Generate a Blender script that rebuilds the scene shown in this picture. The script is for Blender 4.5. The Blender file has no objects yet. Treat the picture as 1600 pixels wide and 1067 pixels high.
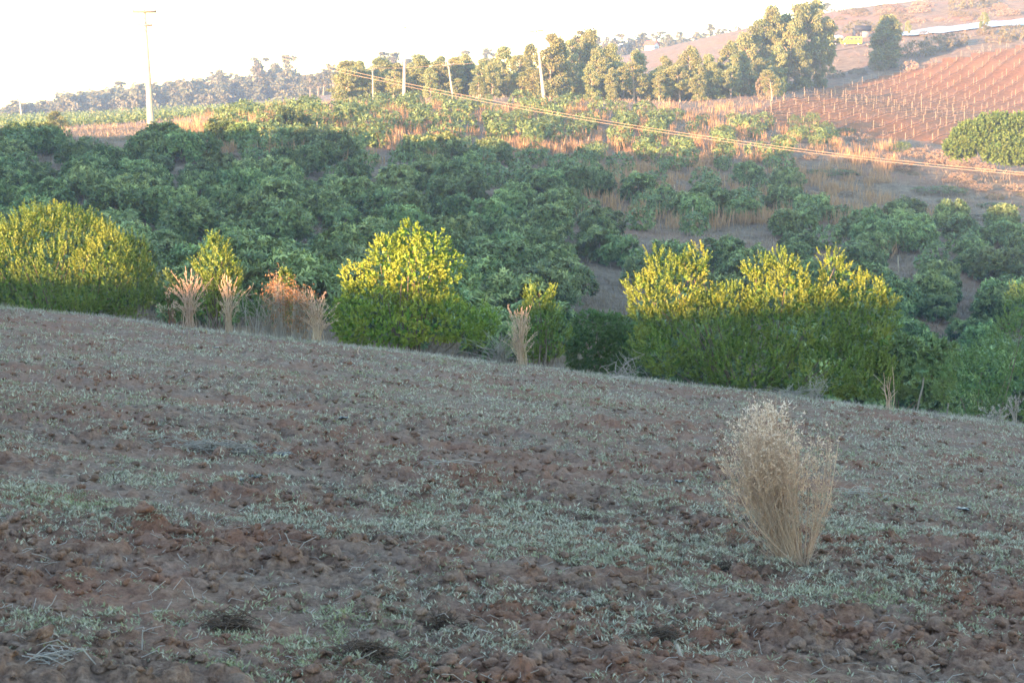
import bpy, bmesh, math, random
import numpy as np
from mathutils import Vector

S = bpy.context.scene
COL = S.collection
FPX = 2537.0                      # focal length in pixels of the 1600 px wide picture
PITCH = math.atan(353.5 / FPX)
SX, SY = 0.65, 0.76               # horizontal direction the sunlight travels
TANEL = 0.08
EL = math.atan(TANEL)

# ------------------------------------------------------------------ camera
cam = bpy.data.cameras.new("camera")
camo = bpy.data.objects.new("camera", cam)
COL.objects.link(camo)
camo.location = (0, 0, 0)
camo.rotation_euler = (math.pi / 2 - PITCH, 0, 0)
cam.sensor_width = 36
cam.lens = 36 * FPX / 1600
cam.clip_start = 0.1
cam.clip_end = 5000
cam.dof.use_dof = True
cam.dof.focus_distance = 14
cam.dof.aperture_fstop = 11
S.camera = camo

# ------------------------------------------------------------------ world, sun, exposure
W = bpy.data.worlds.new("World")
S.world = W
W.use_nodes = True
nt = W.node_tree
bg = nt.nodes["Background"]
sky = nt.nodes.new("ShaderNodeTexSky")
sky.sky_type = 'NISHITA'
sky.sun_disc = False
sky.sun_elevation = EL
SUN_AZ = math.atan2(-SX, -SY)     # compass angle of the sun from +Y towards +X
sky.sun_rotation = SUN_AZ
sky.altitude = 200
sky.air_density = 1.0
sky.dust_density = 0.0
sky.ozone_density = 1.25
nt.links.new(sky.outputs[0], bg.inputs[0])
bg.inputs[1].default_value = 0.15
sl = bpy.data.lights.new("sun", 'SUN')
sl.energy = 4.3
sl.angle = math.radians(0.5)
sl.color = (1.0, 0.57, 0.28)
so = bpy.data.objects.new("sun", sl)
COL.objects.link(so)
so.rotation_euler = Vector((SX, SY, -TANEL)).to_track_quat('-Z', 'Y').to_euler()
so.location = (-40, -50, 30)
S.view_settings.view_transform = 'Standard'
S.view_settings.look = 'None'
S.view_settings.gamma = 1
S.view_settings.use_curve_mapping = False
S.view_settings.exposure = 3.45
S.cycles.max_bounces = 8
S.cycles.transparent_max_bounces = 8
S.cycles.volume_bounces = 2

# ------------------------------------------------------------------ helpers
def rng_(s): return np.random.default_rng(s)

def P(px, py, Y):
    """point at forward distance Y seen in direction of photograph pixel (px, py)"""
    c, s = math.cos(PITCH), math.sin(PITCH)
    u = (533.5 - py) / FPX
    r = (px - 800) / FPX
    fy = c + u * s
    fz = -s + u * c
    k = Y / fy
    return np.array([r * k, Y, fz * k])

def project(x, y, z):
    c, s = math.cos(PITCH), math.sin(PITCH)
    d = y * c - z * s
    u = y * s + z * c
    return 800 + FPX * x / d, 533.5 - FPX * u / d

def hash2(ix, iy, seed):
    h = (ix.astype(np.int64) * 374761393 + iy.astype(np.int64) * 668265263 + seed * 2147483647) & 0xFFFFFFFF
    h = ((h ^ (h >> 13)) * 1274126177) & 0xFFFFFFFF
    h = ((h ^ (h >> 16)) * 2246822519) & 0xFFFFFFFF
    return ((h ^ (h >> 15)) & 0xFFFFFF) / float(0xFFFFFF)

def vnoise(x, y, seed=0):
    ix = np.floor(x); iy = np.floor(y)
    fx = x - ix; fy = y - iy
    fx = fx * fx * fx * (fx * (fx * 6 - 15) + 10); fy = fy * fy * fy * (fy * (fy * 6 - 15) + 10)
    a = hash2(ix, iy, seed); b = hash2(ix + 1, iy, seed)
    c = hash2(ix, iy + 1, seed); d = hash2(ix + 1, iy + 1, seed)
    return (a + (b - a) * fx) * (1 - fy) + (c + (d - c) * fx) * fy - 0.5

def fbm(x, y, octs=4, seed=0, gain=0.5):
    t = 0; a = 1.0
    for o in range(octs):
        t = t + a * vnoise(x * 2.03 ** o + 17.3 * o, y * 2.03 ** o - 9.1 * o, seed + o)
        a *= gain
    return t

def domes(x, y, cell, seed, prob, flat=0.55):
    gx = np.floor(x / cell); gy = np.floor(y / cell)
    out = np.zeros_like(x)
    for dx in (-1, 0, 1):
        for dy in (-1, 0, 1):
            cx = gx + dx; cy = gy + dy
            qx = (cx + hash2(cx, cy, seed)) * cell; qy = (cy + hash2(cx, cy, seed + 1)) * cell
            r = cell * (0.18 + 0.42 * hash2(cx, cy, seed + 2) ** 1.6)
            on = hash2(cx, cy, seed + 3) < prob
            e = 0.7 + 0.6 * hash2(cx, cy, seed + 4)
            d2 = ((x - qx) * e) ** 2 + ((y - qy) / e) ** 2
            h = np.where(on & (d2 < r * r), np.sqrt(np.maximum(0, 1 - d2 / (r * r))) ** 0.7 * r * flat, 0)
            out = np.maximum(out, h)
    return out

def sstep(a, b, x):
    t = np.clip((x - a) / (b - a), 0, 1)
    return t * t * (3 - 2 * t)

def inpoly(x, y, poly):
    x = np.asarray(x, float); y = np.asarray(y, float)
    r = np.zeros(x.shape, bool)
    n = len(poly)
    for i in range(n):
        x1, y1 = poly[i]; x2, y2 = poly[(i + 1) % n]
        c = ((y1 > y) != (y2 > y)) & (x < (x2 - x1) * (y - y1) / ((y2 - y1) or 1e-9) + x1)
        r ^= c
    return r

# ------------------------------------------------------------------ terrain shape
CT = [  # px, py, forward distance of points on the ground beyond the field
 (-300, 470, 40), (0, 500, 42), (400, 540, 42), (800, 590, 42), (1200, 650, 42), (1600, 725, 42), (2100, 780, 42),
 (-200, 430, 70), (0, 430, 70), (400, 455, 70), (800, 500, 70), (1200, 560, 66), (1600, 640, 66), (2000, 690, 66),
 (-200, 345, 90), (0, 350, 90), (400, 375, 90), (800, 425, 90), (1200, 462, 90), (1600, 520, 90), (2000, 550, 90),
 (0, 290, 110), (400, 308, 110), (800, 350, 110), (1200, 385, 110), (1600, 425, 112),
 (0, 245, 132), (260, 218, 132), (480, 240, 140), (800, 262, 150), (1100, 300, 150), (1350, 320, 148), (1600, 350, 140),
 (-200, 245, 132), (0, 215, 160), (200, 206, 170), (500, 192, 180), (800, 205, 188), (1100, 225, 190), (1350, 240, 190), (1600, 275, 180), (2000, 300, 190),
 (300, 199, 230), (600, 168, 222), (850, 160, 222), (1050, 178, 225), (1200, 190, 225), (1350, 220, 222), (1500, 222, 226),
 (1250, 150, 270), (1400, 165, 275), (1600, 170, 280), (2000, 180, 280),
 (560, 158, 260), (850, 158, 262), (1050, 160, 275), (1200, 135, 310), (1400, 115, 325), (1600, 85, 335),
 (0, 196, 320), (300, 193, 330), (500, 165, 340), (800, 140, 380), (1000, 132, 390),
 (1250, 90, 360), (1330, 70, 378), (1400, 60, 385), (1600, 34, 395), (2000, 10, 400),
 (1100, 70, 470), (1000, 100, 470), (1150, 52, 475), (1250, 30, 480), (1300, 20, 480), (1450, 0, 485), (1600, -15, 490), (2000, -40, 500),
 (-300, 196, 600), (0, 194, 600), (250, 190, 600), (500, 150, 520), (750, 132, 600), (1000, 112, 640), (1200, 75, 650), (1600, 20, 650),
 (0, 196, 900), (500, 170, 900), (1000, 120, 900), (1600, 60, 900), (-300, 196, 900), (2000, 40, 900),
]
_cp = np.array([P(*c) for c in CT])
_sc = 100.0
def _U(r2): return np.where(r2 > 1e-12, 0.5 * r2 * np.log(np.maximum(r2, 1e-12)), 0)
_X = _cp[:, :2] / _sc
_n = len(_X)
_K = _U(((_X[:, None] - _X[None]) ** 2).sum(2)) + np.eye(_n) * 2e-4
_Q = np.hstack([np.ones((_n, 1)), _X])
_A = np.block([[_K, _Q], [_Q.T, np.zeros((3, 3))]])
_w = np.linalg.solve(_A, np.concatenate([_cp[:, 2], np.zeros(3)]))
def tps(x, y):
    X = x.ravel() / _sc; Y = y.ravel() / _sc
    z = _w[_n] + _w[_n + 1] * X + _w[_n + 2] * Y
    for i in range(_n):
        z = z + _w[i] * _U((X - _X[i, 0]) ** 2 + (Y - _X[i, 1]) ** 2)
    return z.reshape(x.shape)

KT = [-200, -103, -95, -90, -82, -77, -60, -45, -34, -26, -20, -15, -12.5, -11, -5, 0, 60]
KV = [5.6, 5.2, 7.0, 8.4, 7.6, 6.4, 3.4, 1.0, -0.9, -1.70, -1.50, -1.44, -1.40, -0.6, -0.5, -0.5, -0.5]
def shadow_surface(x, y):         # wanted height of the shade's edge; unseen ridge behind left is shaped to it
    t = x * SY - y * SX
    u = x * SX + y * SY
    return np.interp(t, KT, KV) - TANEL * u

def plane(x, y): return -1.6 - 0.1009 * x - 0.0875 * y - 0.00035 * x * x

EDGE = lambda x: 25.6 - 0.24 * x     # forward distance of the field's far edge
def base(x, y):
    x = np.asarray(x, float); y = np.asarray(y, float)
    e = y - EDGE(x)
    f = plane(x, y)
    f = f - 0.10 * np.maximum(0, e + 2.5) ** 1.35 * 0.35
    far = tps(x, np.clip(y, 36, 950))
    far = np.clip(far, -16, 60)
    z = f + (far - f) * sstep(3.0, 17.0, e)
    q = np.maximum(-(x + 0.36 * y), -(y + 0.0) + 0.15 * x)  # metres outside the picture, towards the sun
    u = x * SX + y * SY
    sh = shadow_surface(x, y)
    ridge = sh + 0.35 * fbm((x * SY - y * SX) / 1.1, u / 9, 4, 55) - 0.0016 * (u + 30) ** 2 * np.where(u > -30, 1, 1.5)
    z = np.where(q > 3, np.minimum(z, sh - 0.30), z)
    wgt = sstep(6, 22, q) * sstep(70, 40, u)
    z = z + (np.maximum(ridge, -14) - z) * wgt
    return z

def micro(x, y):
    e = y - EDGE(x)
    inf = sstep(1.5, -1.0, e)
    near = sstep(20, 9, y)
    d = 0.05 * fbm(x / 1.7, y / 1.7, 3, 5)
    patch = sstep(-0.25, 0.25, fbm(x / 1.3, y / 0.9, 2, 40) + 0.18 * near)
    d = d + patch * (0.55 + 0.45 * near) * (domes(x, y, 0.30, 11, 0.35, 0.36) * 0.7 + domes(x, y, 0.15, 31, 0.65, 0.5) * 1.15)
    d = d + domes(x + 3, y, 0.085, 21, 0.6, 0.5) * 0.95
    d = d + (0.02 + 0.016 * patch) * fbm(x / 0.14, y / 0.14, 4, 9, 0.66)
    h = 0.35 * fbm(x / 6, y / 6, 4, 77) + 0.10 * fbm(x / 1.2, y / 1.2, 2, 78)
    ter = sstep(14, 24, x) * sstep(108, 122, y) * sstep(205, 185, y)
    ph_ = (y - 0.30 * x + 2.5 * fbm(x / 18, y / 18, 2, 5)) / 8.0; h = h + ter * 0.55 * (sstep(0, .75, ph_ - np.floor(ph_)) - (ph_ - np.floor(ph_)))
    h = h * sstep(3, 12, e)
    return d * inf + h

def H(x, y): return base(x, y) + micro(x, y)

_YS = np.concatenate([np.arange(4.5, 40, 0.1), np.geomspace(40, 880, 700)])
def ground(px, py):
    """world point where the ray through pixel (px, py) meets the ground"""
    c, s = math.cos(PITCH), math.sin(PITCH)
    u = (533.5 - py) / FPX; fy = c + u * s; fz = -s + u * c
    X = (px - 800) / FPX * _YS / fy; Z = fz / fy * _YS
    d = Z - base(X, _YS)
    i = np.nonzero(d < 0)[0]
    if len(i) == 0 or i[0] == 0:
        Y = 880.0 if len(i) == 0 else 4.5
    else:
        k = i[0]; a, b = d[k - 1], d[k]
        Y = _YS[k - 1] + (_YS[k] - _YS[k - 1]) * a / (a - b)
    x = (px - 800) / FPX * Y / fy
    return np.array([x, Y, float(H(np.array([x]), np.array([Y]))[0])])

def gnear(px, py):
    """like ground(), but rays that clear the field's edge are brought back to the edge"""
    g = ground(px, py)
    if g[1] > 36:
        a = (px - 800) / FPX / math.cos(PITCH); Y = 25.7 / (1 + .24 * a); g = np.array([a * Y, Y, 0.0]); g[2] = float(H(g[:1], g[1:2])[0])
    return g

def on(x, y, dz=0.0):
    return (float(x), float(y), float(H(np.array([float(x)]), np.array([float(y)]))[0]) + dz)

# ------------------------------------------------------------------ mesh building
def np_mesh(name, V, F, col=None, smooth=False):
    """F: list of int arrays (m,k)"""
    me = bpy.data.meshes.new(name)
    V = np.asarray(V, np.float32)
    me.vertices.add(len(V)); me.vertices.foreach_set("co", V.ravel())
    F = [f for f in F if len(f)]
    li = np.concatenate([f.ravel() for f in F]).astype(np.int32)
    tot = np.concatenate([np.full(len(f), f.shape[1]) for f in F]).astype(np.int32)
    st = np.concatenate([[0], np.cumsum(tot)[:-1]]).astype(np.int32)
    me.loops.add(len(li)); me.loops.foreach_set("vertex_index", li)
    me.polygons.add(len(tot)); me.polygons.foreach_set("loop_start", st)
    if smooth: me.polygons.foreach_set("use_smooth", np.ones(len(tot), bool))
    me.update(calc_edges=True)
    if col is not None:
        at = me.color_attributes.new("Col", 'FLOAT_COLOR', 'POINT')
        c4 = np.ones((len(V), 4), np.float32); c4[:, :col.shape[1]] = col
        at.data.foreach_set("color", c4.ravel())
    return me

class MB:
    def __init__(s): s.V = []; s.F = {}; s.C = []; s.n = 0
    def add(s, V, F, col=None):
        V = np.asarray(V, float); F = np.asarray(F, int)
        if len(V) == 0: return s
        if col is None: col = np.full((len(V), 3), 0.5)
        s.V.append(V); s.C.append(np.broadcast_to(col, (len(V), 3)))
        s.F.setdefault(F.shape[1], []).append(F + s.n); s.n += len(V)
        return s
    def mesh(s, name, smooth=False):
        return np_mesh(name, np.vstack(s.V), [np.vstack(f) for f in s.F.values()], np.vstack(s.C), smooth)
    def arrays(s): return np.vstack(s.V), {k: np.vstack(f) for k, f in s.F.items()}, np.vstack(s.C)

def unit(v): return v / np.maximum(1e-9, np.linalg.norm(v, axis=-1, keepdims=True))

def leaves(Pn, D, N, L, Wd, col):
    """kite shaped leaves, one folded quad each"""
    Sd = unit(np.cross(D, N)); N2 = unit(np.cross(Sd, D))
    L = np.asarray(L).reshape(-1, 1) * np.ones((len(Pn), 1)); Wd = np.asarray(Wd).reshape(-1, 1) * np.ones((len(Pn), 1))
    mid = Pn + D * L * 0.45 + N2 * L * 0.06
    V = np.stack([Pn, mid + Sd * Wd / 2, Pn + D * L, mid - Sd * Wd / 2], 1).reshape(-1, 3)
    F = np.arange(len(V)).reshape(-1, 4)
    return V, F, np.repeat(col, 4, 0)

def rosettes(r, C, A, n, L, Wd, up, droop, tint, jit=0.05):
    K = len(C)
    C = np.repeat(C, n, 0); A = np.repeat(A, n, 0); tint = np.repeat(tint, n, 0)
    R = r.normal(size=C.shape); R = unit(R - A * (R * A).sum(1, keepdims=True))
    D = unit(A * up * r.uniform(0.3, 1.4, (len(C), 1)) + R + np.array([0, 0, -1.0]) * droop * r.uniform(0.4, 1.3, (len(C), 1)))
    C = C + r.normal(size=C.shape) * jit
    Nn = unit(A + np.array([0, 0, 0.6]) + r.normal(size=C.shape) * 0.3)
    col = np.stack([r.random(len(C)), tint, r.random(len(C))], 1)
    return leaves(C, D, Nn, L * r.uniform(0.7, 1.25, len(C)), Wd * r.uniform(0.8, 1.2, len(C)), col)

def shoots(r, C, A, n, Hh, L, Wd, tint):
    K = len(C)
    f = np.tile(np.arange(n) / n, K)
    C2 = np.repeat(C, n, 0); A2 = np.repeat(A, n, 0); t2 = np.repeat(tint, n, 0); Hr = np.repeat(Hh * r.uniform(0.6, 1.3, K), n)
    R = r.normal(size=C2.shape); R = unit(R - A2 * (R * A2).sum(1, keepdims=True))
    Pn = C2 + A2 * (f * Hr)[:, None]
    D = unit(A2 * (0.5 + 0.9 * f)[:, None] + R * 0.9)
    col = np.stack([r.random(len(C2)), t2, f], 1)
    return leaves(Pn, D, unit(A2 + 0.2 * r.normal(size=C2.shape)), L * (1.1 - 0.45 * f) * r.uniform(.8, 1.2, len(C2)), Wd * (1.1 - 0.3 * f), col)

def tube(pts, radii, n=5):
    pts = np.asarray(pts, float); k = len(pts)
    radii = np.broadcast_to(radii, (k,))
    T = unit(np.gradient(pts, axis=0))
    ref = np.array([0.0, 0, 1]) if abs(T[0][2]) < 0.9 else np.array([1.0, 0, 0])
    A = unit(np.cross(T, ref)); B = np.cross(T, A)
    th = np.arange(n) / n * 2 * math.pi
    V = (pts[:, None] + radii[:, None, None] * (A[:, None] * np.cos(th)[None, :, None] + B[:, None] * np.sin(th)[None, :, None])).reshape(-1, 3)
    F = []
    for i in range(k - 1):
        for j in range(n):
            a = i * n + j; b = i * n + (j + 1) % n
            F.append((a, b, b + n, a + n))
    return V, np.array(F)

def box(cx, cy, cz, sx, sy, sz):
    V = np.array([(cx + a * sx / 2, cy + b * sy / 2, cz + c * sz / 2) for a in (-1, 1) for b in (-1, 1) for c in (-1, 1)])
    F = np.array([(0, 1, 3, 2), (4, 6, 7, 5), (0, 4, 5, 1), (2, 3, 7, 6), (0, 2, 6, 4), (1, 5, 7, 3)])
    return V, F

def ico(sub):
    bm = bmesh.new(); bmesh.ops.create_icosphere(bm, subdivisions=sub, radius=1)
    V = np.array([v.co[:] for v in bm.verts]); F = np.array([[v.index for v in f.verts] for f in bm.faces]); bm.free()
    return V, F

def link(name, me, mat=None, parent=None, loc=None, rot=0.0, scale=None):
    o = bpy.data.objects.new(name, me); COL.objects.link(o)
    if mat is not None and me is not None and len(me.materials) == 0: me.materials.append(mat)
    if parent is not None: o.parent = parent
    if loc is not None: o.location = [float(v) for v in loc]
    if rot: o.rotation_euler = (0, 0, rot) if not isinstance(rot, tuple) else rot
    if scale is not None: o.scale = (scale,) * 3 if not hasattr(scale, '__len__') else scale
    return o

def tag(o, label=None, cat=None, group=None, kind=None):
    if label: o["label"] = label
    if cat: o["category"] = cat
    if group: o["group"] = group
    if kind: o["kind"] = kind
    return o

def empty(name, loc, rot=0.0, scale=None):
    return link(name, None, None, None, loc, rot, scale)

ORD = ["leftmost", "second from left", "third from left", "fourth from left", "fifth from left", "sixth from left", "seventh from left", "eighth from left", "ninth from left", "tenth from left", "eleventh from left", "twelfth from left", "thirteenth from left", "fourteenth from left", "fifteenth from left"]
def ordinals(made):
    cells = {}
    for lb, px, o in made: cells.setdefault(lb, []).append((px, o))
    for lb, L in cells.items():
        if 1 < len(L) <= 15:
            L.sort(key=lambda q: q[0])
            for k, (px, o) in enumerate(L): o["label"] = (ORD[k] if k < len(L) - 1 else "rightmost") + " " + lb

# ------------------------------------------------------------------ materials
def nmat(name):
    m = bpy.data.materials.new(name); m.use_nodes = True
    t = m.node_tree; b = t.nodes["Principled BSDF"]
    b.inputs["Roughness"].default_value = 0.85
    b.inputs["Specular IOR Level"].default_value = 0.25
    return m, t, b

def N(t, typ, **kw):
    n = t.nodes.new(typ)
    for k, v in kw.items(): setattr(n, k, v)
    return n

def ramp(t, fac, stops):
    r = t.nodes.new("ShaderNodeValToRGB"); el = r.color_ramp.elements
    while len(el) < len(stops): el.new(0.5)
    for e, (p, c) in zip(el, stops): e.position = p; e.color = (*c, 1)
    t.links.new(fac, r.inputs[0]); return r.outputs[0]

def noise(t, scale, detail=4, rough=0.6, vec=None, dist=0.0):
    n = t.nodes.new("ShaderNodeTexNoise"); n.inputs["Scale"].default_value = scale
    n.inputs["Detail"].default_value = detail; n.inputs["Roughness"].default_value = rough; n.inputs["Distortion"].default_value = dist
    if vec is not None: t.links.new(vec, n.inputs["Vector"])
    return n.outputs["Fac"]

def objvec(t):
    return t.nodes.new("ShaderNodeTexCoord").outputs["Object"]
def geopos(t):
    return t.nodes.new("ShaderNodeNewGeometry").outputs["Position"]

def mix(t, a, b, f, mode='MIX'):
    m = t.nodes.new("ShaderNodeMix"); m.data_type = 'RGBA'; m.blend_type = mode
    for inp, v in ((6, a), (7, b)):
        if isinstance(v, tuple): m.inputs[inp].default_value = (*v, 1)
        else: t.links.new(v, m.inputs[inp])
    if isinstance(f, (int, float)): m.inputs[0].default_value = f
    else: t.links.new(f, m.inputs[0])
    return m.outputs[2]

def bump(t, b, h, dist, strength=1.0):
    n = t.nodes.new("ShaderNodeBump"); n.inputs["Distance"].default_value = dist; n.inputs["Strength"].default_value = strength
    t.links.new(h, n.inputs["Height"]); t.links.new(n.outputs[0], b.inputs["Normal"])

def leaf_mat(name, c0, c1, tip, transl=0.35, hue=0.02, val=0.25, tcol=None):
    """leaf colour from per-leaf random (R), per-clump tint (G) and position on the shoot (B)"""
    m, t, b = nmat(name)
    a = N(t, "ShaderNodeAttribute", attribute_name="Col")
    sp = N(t, "ShaderNodeSeparateColor"); t.links.new(a.outputs["Color"], sp.inputs[0])
    c = mix(t, c0, c1, sp.outputs[0])
    c = mix(t, c, tip, sp.outputs[1])
    oi = N(t, "ShaderNodeObjectInfo")
    hs = N(t, "ShaderNodeHueSaturation"); t.links.new(c, hs.inputs["Color"])
    mr = N(t, "ShaderNodeMapRange"); t.links.new(oi.outputs["Random"], mr.inputs[0])
    mr.inputs[3].default_value = 1 - val; mr.inputs[4].default_value = 1 + val
    t.links.new(mr.outputs[0], hs.inputs["Value"])
    m7 = N(t, "ShaderNodeMath", operation='MULTIPLY'); t.links.new(oi.outputs["Random"], m7.inputs[0]); m7.inputs[1].default_value = 7.31
    fr = N(t, "ShaderNodeMath", operation='FRACT'); t.links.new(m7.outputs[0], fr.inputs[0])
    mh = N(t, "ShaderNodeMapRange"); t.links.new(fr.outputs[0], mh.inputs[0]); mh.inputs[3].default_value = 0.5 - hue; mh.inputs[4].default_value = 0.5 + hue
    t.links.new(mh.outputs[0], hs.inputs["Hue"])
    t.links.new(hs.outputs[0], b.inputs["Base Color"])
    b.inputs["Roughness"].default_value = 0.55; b.inputs["Specular IOR Level"].default_value = 0.35
    tr = N(t, "ShaderNodeBsdfTranslucent")
    t.links.new(hs.outputs[0], tr.inputs[0])
    ms = N(t, "ShaderNodeMixShader"); ms.inputs[0].default_value = transl
    t.links.new(b.outputs[0], ms.inputs[1]); t.links.new(tr.outputs[0], ms.inputs[2])
    t.links.new(ms.outputs[0], t.nodes["Material Output"].inputs[0])
    return m

def plain(name, c, c2=None, sc=6, rough=0.85, bmp=0.0, metal=0.0):
    m, t, b = nmat(name); v = objvec(t)
    n = noise(t, sc, 5, 0.65, v)
    c2 = c2 or tuple(x * 0.6 for x in c)
    t.links.new(ramp(t, n, [(0.3, c2), (0.7, c)]), b.inputs["Base Color"])
    b.inputs["Roughness"].default_value = rough; b.inputs["Metallic"].default_value = metal
    if bmp: bump(t, b, n, bmp)
    return m

def soil_mat():
    m, t, b = nmat("tilled_soil"); v = geopos(t)
    n1 = noise(t, 0.9, 4, 0.6, v); n2 = noise(t, 11, 6, 0.75, v); n3 = noise(t, 38, 5, 0.75, v); n4 = noise(t, 2.7, 4, 0.6, v)
    c = ramp(t, n2, [(0.32, (0.050, 0.028, 0.020)), (0.5, (0.215, 0.128, 0.092)), (0.75, (0.37, 0.25, 0.19))])  # dark low stop follows the bump, painting crevice shade into the colour
    c = mix(t, c, (0.24, 0.10, 0.06), ramp(t, n1, [(0.42, (0, 0, 0)), (0.62, (0.75, 0.75, 0.75))]))
    c = mix(t, c, (0.33, 0.255, 0.22), ramp(t, n4, [(0.45, (0, 0, 0)), (0.75, (0.35, 0.35, 0.35))]))
    c = mix(t, c, (0.5, 0.5, 0.5), ramp(t, n3, [(0.34, (0.95, 0.95, 0.95)), (0.62, (0, 0, 0))]), 'MULTIPLY')  # fine dark noise deepens the painted shade between crumbs
    t.links.new(c, b.inputs["Base Color"]); b.inputs["Roughness"].default_value = 0.95
    ad = N(t, "ShaderNodeMath", operation='ADD'); t.links.new(n2, ad.inputs[0])
    ml = N(t, "ShaderNodeMath", operation='MULTIPLY'); t.links.new(n3, ml.inputs[0]); ml.inputs[1].default_value = 0.35; t.links.new(ml.outputs[0], ad.inputs[1])
    bump(t, b, ad.outputs[0], 0.045)
    return m

def hill_mat():
    m, t, b = nmat("dry_hillside_grass"); v = geopos(t)
    n1 = noise(t, 0.06, 5, 0.65, v); n2 = noise(t, 0.6, 5, 0.7, v); n3 = noise(t, 4, 4, 0.7, v)
    c = ramp(t, n2, [(0.25, (0.09, 0.06, 0.042)), (0.5, (0.20, 0.142, 0.10)), (0.75, (0.31, 0.235, 0.165))])
    c = mix(t, c, (0.30, 0.14, 0.085), ramp(t, n1, [(0.48, (0, 0, 0)), (0.68, (0.7, 0.7, 0.7))]))
    c = mix(t, c, (0.5, 0.5, 0.5), ramp(t, n3, [(0.3, (0.7, 0.7, 0.7)), (0.65, (0, 0, 0))]), 'MULTIPLY')
    t.links.new(c, b.inputs["Base Color"]); b.inputs["Roughness"].default_value = 0.95
    bump(t, b, n3, 0.25)
    return m

def vine_mat():
    m, t, b = nmat("red_vineyard_soil"); v = geopos(t)
    n1 = noise(t, 0.08, 4, 0.6, v); n2 = noise(t, 1.2, 5, 0.7, v)
    c = ramp(t, n2, [(0.25, (0.12, 0.044, 0.016)), (0.6, (0.26, 0.10, 0.033)), (0.85, (0.33, 0.15, 0.055))])
    c = mix(t, c, (0.27, 0.13, 0.06), ramp(t, n1, [(0.45, (0, 0, 0)), (0.7, (0.6, 0.6, 0.6))]))
    t.links.new(c, b.inputs["Base Color"]); b.inputs["Roughness"].default_value = 0.95
    bump(t, b, n2, 0.3)
    return m

def straw_mat(name, c0, c1, tip=None, transl=0.25):
    return leaf_mat(name, c0, c1, tip or c1, transl, 0.01, 0.15)

M = {}
M['soil'] = soil_mat(); M['hill'] = hill_mat(); M['vine'] = vine_mat()
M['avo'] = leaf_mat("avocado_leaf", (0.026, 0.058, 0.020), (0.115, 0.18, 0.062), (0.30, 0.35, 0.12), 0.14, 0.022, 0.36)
M['yel'] = leaf_mat("yellow_green_leaf", (0.04, 0.095, 0.018), (0.12, 0.20, 0.03), (0.34, 0.32, 0.05), 0.24, 0.0, 0.0)
M['brt'] = leaf_mat("bright_green_leaf", (0.08, 0.17, 0.022), (0.17, 0.28, 0.035), (0.38, 0.36, 0.05), 0.25, 0.0, 0.0)
M['euc'] = leaf_mat("eucalyptus_leaf", (0.095, 0.13, 0.05), (0.20, 0.235, 0.09), (0.27, 0.25, 0.11), 0.3, 0.02, 0.25)
M['eucf'] = leaf_mat("far_eucalyptus_leaf", (0.07, 0.085, 0.05), (0.12, 0.13, 0.07), (0.15, 0.13, 0.09), 0.3, 0.01, 0.2)
M['grn'] = leaf_mat("dull_green_leaf", (0.05, 0.10, 0.03), (0.10, 0.17, 0.045), (0.18, 0.20, 0.07), 0.3, 0.01, 0.15)  # dull green leaf tones, one set for several bushes and the plateau crop
M['cover'] = leaf_mat("grey_green_weed", (0.17, 0.16, 0.10), (0.44, 0.40, 0.30), (0.19, 0.21, 0.08), 0.15, 0.0, 0.0)
M['straw'] = straw_mat("dry_straw", (0.42, 0.25, 0.155), (0.62, 0.42, 0.28), (0.70, 0.58, 0.50))
M['greystraw'] = straw_mat("grey_dry_stalk", (0.22, 0.18, 0.15), (0.36, 0.30, 0.26), (0.42, 0.38, 0.34))
M['pinkstraw'] = straw_mat("pink_dry_grass", (0.34, 0.23, 0.17), (0.50, 0.37, 0.28), (0.45, 0.31, 0.23))
M['orgrass'] = straw_mat("orange_dry_grass", (0.27, 0.15, 0.085), (0.43, 0.26, 0.15), (0.36, 0.20, 0.10))
M['rust'] = straw_mat("rust_brown_leaf", (0.13, 0.055, 0.035), (0.28, 0.12, 0.06), (0.35, 0.17, 0.08))
M['bark'] = plain("bark", (0.20, 0.15, 0.12), (0.11, 0.08, 0.06), 8, 0.9, 0.02)
M['ebark'] = plain("pale_eucalyptus_bark", (0.42, 0.33, 0.26), (0.25, 0.18, 0.14), 3, 0.9, 0.02)
M['conc'] = plain("pale_concrete", (0.36, 0.335, 0.29), (0.28, 0.26, 0.22), 3, 0.9, 0.01)
M['wood'] = plain("weathered_wood", (0.20, 0.17, 0.14), (0.12, 0.10, 0.08), 12, 0.9, 0.01)
M['post'] = plain("pale_post_wood", (0.42, 0.33, 0.23), (0.30, 0.23, 0.16), 12, 0.9)
M['wire'] = plain("cable_sheath", (0.38, 0.28, 0.21), (0.30, 0.22, 0.16), 2, 0.6)
M['steel'] = plain("galvanised_steel", (0.30, 0.30, 0.30), (0.2, 0.2, 0.2), 5, 0.5, 0, 0.6)
M['black'] = plain("black_plastic", (0.02, 0.022, 0.03), (0.012, 0.012, 0.016), 30, 0.35)
M['root'] = plain("dark_root_matter", (0.12, 0.08, 0.06), (0.05, 0.034, 0.028), 40, 0.95)

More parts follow.
